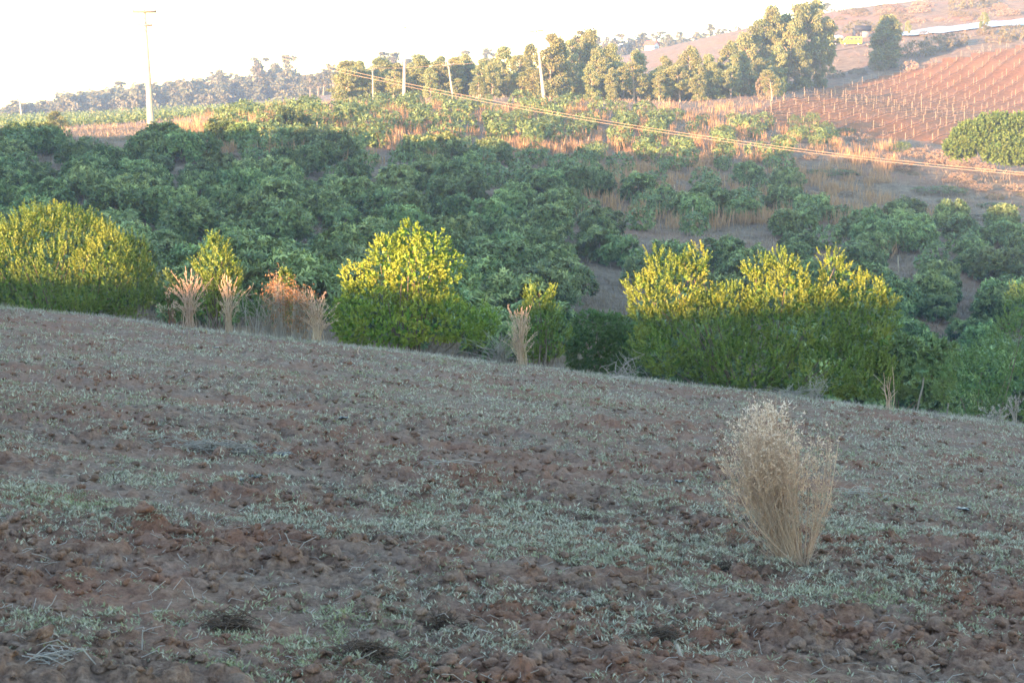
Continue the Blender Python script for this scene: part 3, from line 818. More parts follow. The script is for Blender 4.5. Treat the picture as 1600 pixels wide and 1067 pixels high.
twig_bush(1275, 618, [(1275, 598, 22, 16, 0)], M['rust'], "dark bare twigs at the foot of the broadest shrub on its right", 65, 14, False, .006)

# leaning post
def post_mesh(h, r0, r1, seed, n=7):
    r = rng_(seed); p = np.array([[0, 0, -.25], [0, 0, h * .4], [r.normal() * .01 * h, 0, h * .75], [0, 0, h]])
    V, F = tube(p, [r0, r0, (r0 + r1) / 2, r1], n)
    cap = np.vstack([V[-n:], V[-n:].mean(0)[None]])
    mb = MB().add(V, F).add(cap, np.array([(i, (i + 1) % n, n) for i in range(n)]))
    return mb.mesh("post")
g = gnear(1436, 640)
o = link("leaning_post", post_mesh(0.55, .015, .012, 3), M['wood'], None, g, (0, .16, 0)); o.name = "leaning_post"
tag(o, "short grey wooden post leaning right at the field edge", "post")
g = gnear(1483, 640)
o = link("short_post", post_mesh(0.22, .013, .011, 4), M['wood'], None, g, (0, .12, 0)); tag(o, "stubby grey post half hidden by the feathery bush", "post")

# ------------------------------------------------------------------ litter on the field
def brush_pile(px, py, hwx, hwy, h, label, seed, nst=120, dark=True, name="brush_pile", pale=True):
    b = gnear(px, py); r = rng_(seed); s = b[1] / FPX; wx = hwx * s; wy = hwy * s * 4
    root = tag(empty(name, b), label, "brush pile" if name == "brush_pile" else "root clump")
    mb = MB()
    for i in range(nst):
        x, y = r.normal() * wx * .45, r.normal() * wy * .4; z = base(np.array([b[0] + x]), np.array([b[1] + y]))[0] - b[2] + r.uniform(.0, h)
        th = r.normal() * .6 + (math.pi if r.random() < .5 else 0); L = r.uniform(.05, .22) * max(1, wx * 1.5)
        d = np.array([math.cos(th), math.sin(th), r.normal() * .25]); c = np.array([x, y, max(z, 0.005 + z)])
        V, F = tube([c - d * L / 2, c + r.normal(size=3) * L * .12, c + d * L / 2], [.0028, .0024, .0012], 3); mb.add(V, F, np.array([[r.random(), r.random() * .8, 0]]))
    link("stalks", mb.mesh("stalks"), M['greystraw'] if pale else M['root'], root)["kind"] = 'stuff'
    if dark:
        mb = MB(); V, F = clod_variant(seed, 2)
        for k in range(7):
            c = np.array([r.normal() * wx * .35, r.normal() * wy * .25, 0.0]); c[2] = base(np.array([b[0] + c[0]]), np.array([b[1] + c[1]]))[0] - b[2]
            mb.add(V * np.array([wx * .2, wy * .2, h * .45]) + c, F)
        n = 300; d = r.normal(size=(n, 3)); d[:, 2] = abs(d[:, 2]); c = d * np.array([wx * .45, wy * .35, h * .4]); d = unit(d)
        V, F, cc = leaves(c, unit(d + r.normal(size=(n, 3)) * .8), unit(r.normal(size=(n, 3))), .05, .004, r.random((n, 3))); mb.add(V, F, cc)
        link("root_mass", mb.mesh("root_mass"), M['root'], root)["kind"] = 'stuff'
brush_pile(345, 706, 95, 10, .06, "pile of grey dry stalks over dark matter on the bare soil at left", 71, 260)
brush_pile(700, 730, 45, 6, .03, "sparse grey straw lying in the weeds near the middle of the field", 72, 60, False)
brush_pile(1340, 775, 40, 10, .04, "pale sticks lying right of the dead weed", 73, 50, False)
brush_pile(575, 1032, 36, 7, .05, "dark brown root clump at the bottom edge left of centre", 74, 90, True, "root_clump", False)
brush_pile(362, 984, 26, 5, .04, "dark brown tuft of roots on the near soil at left", 75, 70, True, "root_clump", False)
brush_pile(690, 985, 20, 4, .03, "dark root clump on the near soil in the middle", 76, 70, True, "root_clump", False)
brush_pile(1150, 893, 28, 6, .03, "flat dark patch of roots left of the dead weed's base", 77, 60, True, "root_clump", False)
brush_pile(90, 1045, 26, 8, .05, "small heap of grey stalks at the bottom left corner", 79, 70, False)
brush_pile(1030, 1000, 28, 6, .04, "dark roots beside the grey stick stub at bottom right of centre", 80, 60, True, "root_clump", False)
brush_pile(160, 482, 16, 4, .08, "little bundle of pale twigs at the foot of the large round shrub", 81, 20, False)
brush_pile(1000, 585, 30, 4, .05, "pale twigs on the soil left of the broadest shrub", 82, 22, False)
brush_pile(1455, 652, 34, 4, .05, "pale curved sticks on the field edge at right", 83, 22, False)

def scrap(px, py, rx, label, seed):
    b = ground(px, py); r = rng_(seed); s = b[1] / FPX * rx
    n = 9; X, Y = np.meshgrid(np.linspace(-1, 1, n), np.linspace(-1, 1, n))
    Z = .35 * fbm(X * 2 + seed, Y * 2, 3, seed) + .25
    sh = 1 + .5 * fbm(X + seed, Y, 2, seed + 1)
    V = np.stack([X * s * sh, Y * s * 1.2 * sh, Z * s], -1).reshape(-1, 3); idx = np.arange(n * n).reshape(n, n)
    Q = np.stack([idx[:-1, :-1], idx[:-1, 1:], idx[1:, 1:], idx[1:, :-1]], -1).reshape(-1, 4)
    me = np_mesh("plastic_scrap", V, [Q], None, True)
    o = link("plastic_scrap", me, M['black'], None, b, r.uniform(0, 3)); md = o.modifiers.new("thick", 'SOLIDIFY'); md.thickness = .003
    tag(o, label, "plastic scrap")
for i, a_ in enumerate([(1060, 763, 7, "black lump of plastic lying left of the dead weed"), (1388, 779, 6, "dark blue scrap of plastic right of the dead weed"),
        (370, 748, 10, "black film scrap just below the grey stalk pile"), (400, 752, 8, "crumpled black film right of another scrap below the stalk pile"),
        (538, 660, 7, "black scrap in the weeds at the middle left of the field"), (495, 535, 7, "small dark scrap near the field edge below the orange topped tuft"),
        (1042, 1004, 10, "blue black plastic strip near a grey stick stub"), (345, 700, 14, "black film sticking out of the grey stalk pile"), (440, 712, 12, "dark film at the right end of the grey stalk pile"),
        (1505, 800, 8, "dark blue scrap in the weeds at far right"), (340, 545, 6, "dark scrap in upper left field below the dry tufts"), (810, 555, 6, "dark scrap at the foot of the pale plume"), (1275, 965, 8, "small black scrap on near soil below the dead weed")]):
    scrap(*a_, 500 + i)

def stick(px, py, pts, rad, label, seed, name="dry_stick"):
    b = gnear(px, py); s = b[1] / FPX
    p = np.array([(x * s, y * s, z * s) for x, y, z in pts]); V, F = tube(p, np.linspace(rad, rad * .6, len(p)), 6)
    o = link(name, MB().add(V, F, np.array([[.8, .6, 0]])).mesh(name, True), M['greystraw'], None, b); tag(o, label, "stick")
stick(1066, 1022, [(0, 0, -3), (-5, 0, 12), (-9, 0, 24)], .011, "grey stick stub poking out of the soil at bottom right of centre", 1, "stick_stub")
stick(225, 1015, [(-4, 0, 0), (0, 0, 22), (1, 2, 0), (-24, 4, 14)], .003, "bent white stalk near the bottom left corner", 2)
stick(222, 1010, [(0, 0, -2), (2, 0, 28), (26, 0, 22)], .003, "kinked white stalk on the near soil at left", 3)
stick(340, 1045, [(-12, 0, 2), (0, 0, 10), (4, 0, 2), (-16, 0, 1)], .003, "hooked pale stalk at the bottom left of centre", 4)
stick(80, 1010, [(-10, 0, 24), (12, 0, 10), (16, 0, -5)], .0035, "white bent stalk over the clod in the bottom left corner", 5)
stick(960, 592, [(-8, 0, 2), (10, 0, 5), (22, 3, 3)], .012, "short pale stick on the field edge before the broadest shrub", 6)
stick(655, 585, [(-8, 0, 0), (8, 0, 12), (12, 0, 14)], .005, "slanting pale stalk in the weeds below the lime green shrub", 7)
stick(720, 735, [(-40, 0, 4), (0, 4, 8), (34, 0, 4)], .004, "long pale stalk lying across the middle of the field", 8)

# ------------------------------------------------------------------ orchard
def avocado_variant(seed, nros=560, nl=12, L=.25, Wd=.075, wid=1.0, tall=1.0, tintp=0.12):
    r = rng_(seed)
    lobes = [(0, 0, 1.0 * tall, .85 * wid, .85 * wid, .85 * tall)]
    for i in range(26):
        a = i * 2.4 + r.normal() * .3; z = (.35 + 1.55 * ((i + .5) / 26)) * tall; rr = 1.05 * math.sqrt(max(.03, 1 - max(0, (z / tall - .75) / 1.3) ** 2)) * wid * r.uniform(.75, 1.08)
        q = r.uniform(.30, .48); lobes.append((math.cos(a) * rr, math.sin(a) * rr, z, q, q, q * .85))
    C, Nn = lobes_cloud(r, lobes, nros / 14.0 * .85, .22)
    k = (C[:, 2] > .12) & (Nn[:, 2] > -.55); C, Nn = C[k], Nn[k]
    k = fbm(C[:, 0] / .5, C[:, 2] / .5 + C[:, 1], 2, seed) > -.28; C, Nn = C[k], Nn[k]
    C = C + Nn * fbm(C[:, 0] / .35, C[:, 2] / .35 + C[:, 1] * 2, 2, seed + 5)[:, None] * .35
    tint = np.where(r.random(len(C)) < tintp, r.uniform(.3, 1, len(C)), r.random(len(C)) ** 1.6 * 1.1) * np.clip(.3 + C[:, 2] / 2, 0, 1) * np.clip(.5 + Nn[:, 2], 0.1, 1)  # young-leaf flush grows with height and upward facing; also paints light from above
    A = unit(Nn + np.array([0, 0, .5]))
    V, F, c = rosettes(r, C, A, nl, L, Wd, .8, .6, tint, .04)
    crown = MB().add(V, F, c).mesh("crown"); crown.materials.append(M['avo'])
    mb = MB(); V, F = tube([(0, 0, -.3), (.03, 0, .4), (0, .03, 1.2)], [.09, .07, .04], 6); mb.add(V, F)
    for i in range(7):
        l = lobes[1 + i]; V, F = tube([(0, 0, .35), (l[0] * .4, l[1] * .4, l[2] * .6), l[:3]], [.045, .03, .015], 4); mb.add(V, F)
    tr = mb.mesh("trunk"); tr.materials.append(M['bark'])
    return crown, tr

def protos(name, pairs):
    out = []
    for cr, tr in pairs:
        e = bpy.data.objects.new(name, None)
        kids = []
        for nm, me in (("crown", cr), ("trunk", tr)):
            k = bpy.data.objects.new(nm, me); k.parent = e; kids.append(k)
        out.append((e, kids))
    return out
def place(proto, name, loc, rot, scale, label, cat, group=None):
    e, kids = proto
    c = e.copy(); c.name = name; COL.objects.link(c); c.location = [float(v) for v in loc]
    c.rotation_euler = (0, 0, rot) if not isinstance(rot, tuple) else rot
    c.scale = (scale,) * 3 if not hasattr(scale, '__len__') else scale
    tag(c, label, cat, group)
    for k in kids:
        d = k.copy(); d.parent = c; COL.objects.link(d)
    return c

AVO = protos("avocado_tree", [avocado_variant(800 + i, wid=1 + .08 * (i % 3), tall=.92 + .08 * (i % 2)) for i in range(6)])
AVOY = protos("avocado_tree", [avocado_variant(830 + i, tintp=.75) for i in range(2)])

def build_orchard():
    r = rng_(99); pts = []
    B1 = [(790, 640), (870, 530), (900, 455), (985, 425), (1020, 480), (990, 560), (1000, 700), (790, 700)]
    B2 = [(1030, 372), (1120, 368), (1240, 375), (1240, 425), (1000, 425)]
    BR = [(1215, 330), (1600, 372), (1800, 380), (1800, 200), (1480, 180), (1370, 215), (1250, 245), (1235, 290)]
    y = 46.0; row = 0
    while y < 228:
        st = 4.2 - (y - 50) * .001
        x = -.36 * y + (row % 2) * st / 2
        while x < .36 * y:
            xx = x + r.normal() * .8; yy = y + r.normal() * .8; x += st
            z = float(base(np.array([xx]), np.array([yy]))[0]); px, py = project(xx, yy, z)
            if inpoly(px, py, B1) or inpoly(px, py, B2) or inpoly(px, py, BR): continue
            p, sc = .95, .97
            if py < 300 - 0 and 300 < px: p, sc = .85, .9
            lim = 262 if px > 420 else 238
            if py < lim and px > 300: p, sc = (.42 if px < 640 else .58), .98
            if px > 940 and py < 372: p, sc = (.5 if py > 290 else .6), .95
            if px > 1230 and py > 365: p, sc = .95, .94
            if px < 110 and py < 224: continue
            if 110 <= px < 345 and py < 243: continue
            if px > 1330 and py < 330: continue
            if px > 560 and py < 158 or (px > 1080 and py < 195): continue
            if yy > 215: continue
            if r.random() > p: continue
            pts.append((xx, yy, z, px, py, sc * r.uniform(.72, 1.25)))
        y += st * .92; row += 1
    # the row of bigger trees on the ridge
    for px, py, sc in [(35, 240, 1.1), (75, 246, 1.0), (348, 226, .95), (378, 232, .8), (420, 212, 1.05), (455, 210, 1.2), (480, 204, 1.1), (545, 196, 1.15), (560, 190, .9), (590, 172, 1.1), (612, 170, 1.1), (655, 190, 1.0), (690, 168, 1.0), (640, 172, 1.0)]:
        g = ground(px, py); pts.append((g[0], g[1], g[2], px, py, sc))
    pts.sort(key=lambda q: -q[5] / q[1])
    print("ORCHARD", len(pts))
    cols = [(110, "at the left edge"), (250, "above the large round shrub"), (390, "above the slender young bush"), (520, "above the rust brown bush"), (720, "above the lime green shrub"), (860, "above the golden tipped bush"), (990, "above the dark round bush"), (1140, "behind the broadest shrub's left"), (1350, "behind the broadest shrub's right"), (1470, "above the leaning post"), (2000, "at the right edge")]
    rows = [(190, "on the crest"), (220, "just under the crest"), (250, "in sunlit grass"), (280, "on the upper slope"), (310, "above mid slope"), (340, "at mid slope"), (370, "below mid slope"), (410, "on the lower slope"), (460, "near the foot"), (530, "at the foot"), (2000, "lowest down")]
    rest = []; made = []
    for i, (x, y, z, px, py, sc) in enumerate(pts):
        if i >= 295: rest.append((x, y, z, sc)); continue
        cn = next(n for a, n in cols if px < a); rn = next(n for a, n in rows if py < a)
        yellow = r.random() < .07
        pr = AVOY[i % 2] if yellow else AVO[i % 6]
        big = "large" if sc > 1.1 else "small" if sc < .85 else "medium"
        lb = f"{big} {'golden' if yellow else 'green'} avocado tree {rn} {cn}"
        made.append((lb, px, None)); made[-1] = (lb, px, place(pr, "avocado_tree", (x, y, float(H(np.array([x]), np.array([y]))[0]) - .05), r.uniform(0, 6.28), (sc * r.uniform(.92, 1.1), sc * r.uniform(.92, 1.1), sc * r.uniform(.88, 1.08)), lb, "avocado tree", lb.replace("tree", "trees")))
    ordinals(made)
    if rest:
        mb = MB(); va = []
        for k in range(3):
            q = rng_(900 + k); lob = [(0, 0, 1.1, 1.1, 1.1, .95)] + [(math.cos(a) * .7, math.sin(a) * .7, q.uniform(.7, 1.6), .6, .6, .5) for a in np.arange(6)]
            C, Nn = lobes_cloud(q, lob, 5.5, .2); kk = C[:, 2] > .1; C, Nn = C[kk], Nn[kk]
            va.append(rosettes(q, C, unit(Nn + np.array([0, 0, .5])), 6, .42, .15, .7, .7, q.random(len(C)) * .4, .06))
        for i, (x, y, z, sc) in enumerate(rest):
            V, F, c = va[i % 3]; a = r.uniform(0, 6.28); R_ = np.array([[math.cos(a), -math.sin(a), 0], [math.sin(a), math.cos(a), 0], [0, 0, 1]])
            mb.add((V @ R_.T) * sc + np.array([x, y, float(H(np.array([x]), np.array([y]))[0])]), F, c)
        tag(link("distant_orchard", mb.mesh("distant_orchard"), M['avo']), "the smallest avocado trees high on the hill", "avocado trees", kind='stuff')
build_orchard()

# stakes standing between the trees
def build_stakes():
    st = [(469, 212, 26), (497, 221, 30), (526, 238, 32), (516, 191, 26), (592, 209, 20), (615, 190, 18), (624, 228, 26), (652, 199, 18), (670, 183, 14), (701, 197, 16), (712, 181, 18), (716, 218, 18), (768, 197, 14), (754, 233, 20),
          (814, 197, 18), (886, 222, 18), (919, 227, 12), (877, 242, 16), (1045, 202, 18), (1039, 184, 12), (943, 247, 14), (914, 152, 14), (884, 150, 12), (865, 156, 14), (896, 150, 10), (1094, 194, 14), (1111, 183, 12), (1148, 192, 12),
          (1057, 314, 24), (1081, 357, 34), (1132, 296, 20), (1187, 301, 18), (901, 430, 24), (1251, 398, 28), (1404, 428, 26), (1387, 456, 32), (1370, 376, 20), (1221, 320, 22), (574, 272, 18), (794, 454, 30), (304, 196, 16), (373, 190, 18), (380, 212, 16), (1014, 300, 14), (1380, 454, 18), (960, 215, 12), (850, 230, 12), (1310, 372, 18)]
    me = [post_mesh(1.0, .035, .03, 40 + i, 5) for i in range(3)]
    for m in me: m.materials.append(M['post'])
    r = rng_(3); made = []
    for i, (px, py, h) in enumerate(st):
        g = ground(px, py); hh = h * g[1] / FPX
        where = "on the crest" if py < 195 else "in the sunlit dry grass" if py < 250 else "between mid slope avocado trees" if py < 380 else "between the lowest avocado trees"
        side = "left" if px < 560 else "centre left" if px < 760 else "centre" if px < 960 else "centre right" if px < 1160 else "right"
        tall = "taller" if h > 24 else "short" if h < 15 else "mid height"
        o = link("orchard_stake", me[i % 3], None, None, g, (r.normal() * .06, r.normal() * .06, 0), (1.25, 1.25, hh))
        tag(o, f"{tall} pale stake {where}, {side}", "stake", f"{tall} stakes {where}, {side}"); made.append((o["label"], px, o))
    ordinals(made)
build_stakes()

# ------------------------------------------------------------------ grass on the hillside
def build_hill_grass():
    r = rng_(31)
    n = 46000
    Y = 1 / (1 / 34 + (1 / 430. - 1 / 34) * r.random(n) ** .8); X = r.uniform(-.35, .35, n) * Y
    B = base(X, Y); px, py = project(X, Y, B)
    dens = fbm(X / 5, Y / 5, 3, 50)
    vin = inpoly(px, py, VINE_POLY) & (Y > 205)
    k = (r.random(n) < .75 + dens) & ~vin & (Y > EDGE(X) + 7)
    X, Y, px, py = X[k], Y[k], px[k], py[k]; Z = H(X, Y)
    m = 4; C = np.repeat(np.stack([X, Y, Z - .03], -1), m, 0); C[:, :2] += r.normal(size=(len(C), 2)) * .22
    D = unit(np.array([0, 0, 1.0]) + r.normal(size=C.shape) * .45); D[:, 2] = abs(D[:, 2])
    sc = np.repeat(.7 + Y / 160, m)
    col = r.random((len(C), 3)); col[:, 1] = np.repeat(np.clip(.5 + fbm(X / 9, Y / 9, 2, 51), 0, 1), m)
    V, F, c = leaves(C, D, unit(r.normal(size=C.shape)), r.uniform(.15, .45, len(C)) * sc, .035 * sc, col)
    tag(link("dry_grass", MB().add(V, F, c).mesh("dry_grass"), M['hgr']), "dry grass covering the hillside between the trees", "dry grass", kind='stuff')
    # tall reddish grass clumps
    C = []; Hh = []
    pts = []
    for i in range(2600):
        px, py = r.uniform(300, 1400), 170 + 190 * r.random() ** 1.3
        if px < 520 and py > 245: continue
        if py > 262 and px < 900: continue
        if py > 180 + (px - 300) * .22 and px < 900 and r.random() < .3: continue
        pts.append((px, py, r.uniform(.7, 1.8)))
    pts += [(x + r.normal() * 10, y + r.normal() * 3, r.uniform(.9, 1.6)) for x, y in [(850, 240), (835, 238), (700, 215), (690, 190), (500, 190), (490, 188), (300, 205), (320, 210), (280, 212), (400, 195), (975, 290), (990, 285), (1005, 205), (925, 195), (1095, 195), (1240, 215), (1255, 210), (1180, 340), (1195, 350), (1165, 350), (1380, 400), (1440, 340), (1300, 300), (1270, 220)] for _ in range(7)]
    pts = pts[:900] + pts[-168:]
    for px, py, hh in pts:
        g = ground(px, py)
        if g[1] > 260 or inpoly(px, py, VINE_POLY): continue
        C.append(g); Hh.append(hh)
    C = np.array(C); Hh = np.array(Hh); m = 38
    A = np.repeat(C, m, 0); hb = np.repeat(Hh, m); A[:, :2] += r.normal(size=(len(A), 2)) * .28 * hb[:, None]
    D = unit(np.array([0, 0, 1.0]) + r.normal(size=A.shape) * .16)
    V, F, c = leaves(A, D, unit(r.normal(size=A.shape)), hb * r.uniform(.5, 1.15, len(A)), .055, r.random((len(A), 3)))
    tag(link("tall_dry_grass", MB().add(V, F, c).mesh("tall_dry_grass"), M['orgrass']), "tall tawny dry grass clumps between the upper orchard trees", "dry grass", kind='stuff')
M['hgr'] = straw_mat("hillside_straw", (0.17, 0.12, 0.085), (0.31, 0.24, 0.17), (0.24, 0.18, 0.12))
build_hill_grass()

# low scrub on the bare right-hand slope and banks
def bush_variant(seed, dens=20, L=.14, Wd=.06, flat=.6, nl=9):
    r = rng_(seed); lob = [(0, 0, .4, .8, .8, flat)] + [(math.cos(a) * .6, math.sin(a) * .6, r.uniform(.2, .6), .45, .45, .38) for a in np.arange(6)]
    C, Nn = lobes_cloud(r, lob, dens, .3); k = C[:, 2] > 0; C, Nn = C[k], Nn[k]
    V, F, c = rosettes(r, C, unit(Nn + np.array([0, 0, .6])), nl, L, Wd, .9, -.1, r.random(len(C)) * .5, .04)
    cr = MB().add(V, F, c).mesh("foliage")
    mb = MB()
    for l in lob: V, F = tube([(0, 0, -.1), (l[0] * .5, l[1] * .5, l[2] * .5), l[:3]], [.03, .02, .01], 4); mb.add(V, F)
    return cr, mb.mesh("branches")
def bushes(name, mat, seeds):
    out = []
    for s in seeds:
        cr, tr = bush_variant(s); cr.materials.append(mat); tr.materials.append(M['bark'])
        e = bpy.data.objects.new(name, None); k1 = bpy.data.objects.new("foliage", cr); k2 = bpy.data.objects.new("branches", tr); k1.parent = e; k2.parent = e
        out.append((e, [k1, k2]))
    return out
M['scrub'] = leaf_mat("olive_scrub_leaf", (0.11, 0.11, 0.06), (0.20, 0.17, 0.10), (0.26, 0.19, 0.13), .25, .02, .2)
M['gscrub'] = leaf_mat("green_scrub_leaf", (0.05, 0.10, 0.035), (0.11, 0.17, 0.05), (0.17, 0.19, 0.07), .3, .02, .2)
M['pscrub'] = leaf_mat("dead_scrub_leaf", (0.25, 0.17, 0.12), (0.36, 0.27, 0.20), (0.40, 0.28, 0.20), .25, .01, .2)
SCR = bushes("scrub_bush", M['scrub'], (1, 2)); GSC = bushes("green_bush", M['gscrub'], (3, 4)); PSC = bushes("dry_bush", M['pscrub'], (5, 6))
def build_scrub():
    r = rng_(44)
    L = [ # px, py, half width px, height px, kind, label
     (1435, 88, 26, 20, 0, "olive scrub bush above the vineyard's upper corner, lowest on its left"), (1462, 80, 26, 20, 0, "olive scrub bush in the band above the vineyard, second from the left"), (1488, 73, 24, 18, 0, "olive scrub bush in the band above the vineyard, under the small lone tree"),
     (1512, 14, 28, 24, 0, "grey green rounded tree cut by the top edge at far right"), (1345, 52, 26, 16, 0, "brown scrub bush on the bank behind the dark shed"), (1445, 58, 8, 8, 0, "small dark bush beside the pale plastic strip"), (1540, 55, 14, 12, 0, "brown bush at the foot of the small lone tree"),
     (1375, 112, 14, 14, 0, "brown bush at the foot of the lone bushy eucalyptus"), (1340, 118, 14, 8, 0, "low dry bush left of the lone bushy eucalyptus"), (1300, 122, 20, 10, 0, "low olive bush on the grassy bank above the top vine row"), (1590, 60, 26, 18, 0, "tawny scrub at the right edge below the pale plastic strip"), (1560, 66, 20, 12, 0, "tawny scrub right of the small lone tree"),
     (1420, 110, 14, 12, 2, "dry bush above the vineyard corner on orange soil"), (1265, 200, 16, 20, 1, "green bush below the vineyard's lower left corner"), (1290, 212, 12, 18, 1, "rounded green bush nearest the left end of the vineyard"), (1320, 212, 16, 10, 1, "low green bush at the bottom left corner of the vineyard"), (1240, 195, 10, 14, 1, "small green bush left of the vineyard corner"),
     (1405, 240, 18, 14, 1, "low green bush below the vineyard's bottom row"), (1345, 225, 20, 14, 2, "pale dry bush at the vineyard's bottom corner"), (1430, 245, 18, 12, 2, "pink dry bush right of a low green bush below the vineyard"), (1470, 255, 22, 16, 2, "pale dry bush left of the big green thicket"), (1510, 262, 22, 14, 2, "dry golden bush at the foot of the big green thicket"), (1540, 270, 16, 12, 2, "small dry bush below the big green thicket"),
     (1300, 275, 40, 8, 1, "flat dull green patch of scrub on the bare right slope, upper left"), (1470, 300, 42, 9, 1, "flat green scrub patch in the middle of the bare right slope"), (1560, 325, 34, 8, 1, "flat green scrub patch near the right edge of the bare slope"), (1420, 330, 26, 10, 0, "grey green scrub above the right orchard's edge"), (1525, 345, 20, 8, 0, "grey scrub in the bare slope above the right orchard"),
     (1210, 150, 18, 26, 1, "green bush at the left end of the vineyard's upper bank"), (1195, 155, 14, 34, 0, "reddish brown bush at the left end of the vineyard"), (1350, 285, 26, 8, 2, "pale flat dry bush on the bare right slope"), (1240, 270, 24, 10, 2, "pale dry bush at the left of the bare slope"), (1400, 262, 30, 9, 2, "long pale dry bush below the cables"), (1590, 300, 24, 9, 2, "pale dry bush at the right edge under the cables")]
    for i, (px, py, hw, h, k, lb) in enumerate(L):
        g = ground(px, py); s = g[1] / FPX
        place(((SCR, GSC, PSC)[k])[i % 2], ("scrub_bush", "green_bush", "dry_bush")[k], g, r.uniform(0, 6), (hw * s, hw * s, h * s / .9), lb, "bush")
    made = []
    for i in range(70):   # more of the same along the bare slope and far bank
        if i < 40: px, py = r.uniform(1180, 1620), r.uniform(235, 345); nm = ("left part of" if px < 1300 else "middle of" if px < 1450 else "right part of") + " the slope below the cables"
        else: px, py = r.uniform(1310, 1610), r.uniform(2, 40) ; py = max(py, 24 - (px - 1300) * .09); nm = ("left half of" if px < 1460 else "right half of") + " the orange hilltop"
        g = ground(px, py); s = g[1] / FPX
        if inpoly(px, py, VINE_POLY): continue
        k = int(r.choice([0, 2, 2])); hw = r.uniform(7, 18)
        lb = f"{'olive' if k == 0 else 'straw coloured'} bush on the {nm}"
        made.append((lb, px, place(((SCR, GSC, PSC)[k])[i % 2], ("scrub_bush", "green_bush", "dry_bush")[k], g, r.uniform(0, 6), (hw * s, hw * s, hw * s * .6), lb, "bush", lb.replace("bush", "bushes"))))
    ordinals(made)
build_scrub()
shrub("green_thicket", 1560, 172, [(1520, 215, 30, 22, 0), (1560, 205, 40, 24, .5), (1600, 208, 36, 26, .5), (1560, 232, 30, 20, -1), (1590, 235, 36, 18, -1), (1500, 230, 22, 16, 0)], leaf_mat("thicket_leaf", (0.06, 0.13, 0.03), (0.13, 0.20, 0.05), (0.2, 0.22, 0.06), .35, 0, 0), "big rounded yellow green thicket at the right edge below the vineyard", 55, 9, leafL=.30, leafW=.14, nleaf=12, shootH=.5, upw=.4, cat="thicket")

# ------------------------------------------------------------------ eucalyptus
def euc_variant(seed, style, lite=1.0):
    """unit tree, 1 m scale = 10 m tall at scale 1"""
    r = rng_(seed); Ht = 10.0; fol = MB(); wood = MB()
    bend = r.normal(size=2) * .35
    def tr(z): f = z / Ht; return np.array([bend[0] * f * f + .15 * math.sin(3 * f + seed), bend[1] * f * f, z])
    V, F = tube([tr(z) for z in np.linspace(-.4, Ht * .96, 9)], np.linspace(.17, .03, 9), 6); wood.add(V, F)
    clumps = []
    if style == 'col':
        n = (46, 110)[seed > 90]; lo = .05
        for i in range(n):
            f = lo + (1 - lo) * (i + r.random()) / n; rad = 1.5 * math.sin(min(1, (1.02 - f) * 2.4) * 1.57) * r.uniform(.55, 1.1)
            a = r.uniform(0, 6.28); clumps.append((f * Ht, a, rad, r.uniform(.5, .95)))
    elif style == 'open':
        n = 34; lo = .25
        for i in range(n):
            f = lo + (1 - lo) * (i + r.random()) / n; rad = 2.0 * math.sin(min(1, (1.06 - f) * 2.6) * 1.57) * r.uniform(.35, 1.1)
            a = r.uniform(0, 6.28); clumps.append((f * Ht, a, rad, r.uniform(.45, .9)))
    else:  # mature, umbrella crown on a bare stem
        n = 26
        for i in range(n):
            f = r.uniform(.42, .98); rad = 2.7 * math.sqrt(max(.02, 1 - ((f - .62) / .40) ** 2)) * r.uniform(.15, 1.0)
            a = r.uniform(0, 6.28); clumps.append((f * Ht, a, rad, r.uniform(.4, .95)))
    for z, a, rad, q in clumps:
        st = tr(max(.1, z - rad * .8 - .3)); c = tr(min(z, Ht * .97)) + np.array([math.cos(a) * rad, math.sin(a) * rad, 0])
        V, F = tube([st, (st + c) / 2 + np.array([0, 0, .15]), c], [.05, .035, .012], 4); wood.add(V, F)
        nl = int((170 if style != 'mat' else 110) * q / .7 * lite)
        d = unit(r.normal(size=(nl, 3))) * (r.random((nl, 1)) ** .4); flat = .8 if style != 'mat' else .62
        C = c + d * np.array([q, q, q * flat])
        D = unit(r.normal(size=(nl, 3)) * .6 + np.array([0, 0, -.9]))
        tint = np.clip(r.normal(.25, .2) + (z / Ht - .5) * .2, 0, 1)
        col = np.stack([r.random(nl), np.full(nl, tint), r.random(nl)], 1)
        V, F, cc = leaves(C, D, unit(r.normal(size=(nl, 3))), r.uniform(.28, .5, nl) / lite ** .4, (.17 if style != 'mat' else .2) / lite ** .5, col); fol.add(V, F, cc)
    cr = fol.mesh("crown"); t_ = wood.mesh("trunk", True)
    return cr, t_
def euc_protos(style, seeds, mat):
    out = []
    for s in seeds:
        cr, t_ = euc_variant(s, style); cr.materials.append(mat); t_.materials.append(M['ebark']); out.append((cr, t_))
    return protos("eucalyptus_tree", out)
EC = euc_protos('col', (1, 2, 3, 4), M['euc']); EO = euc_protos('open', (5, 6, 7, 8), M['euc']); EM = euc_protos('mat', (9, 10, 11, 12, 13), M['eucf'])
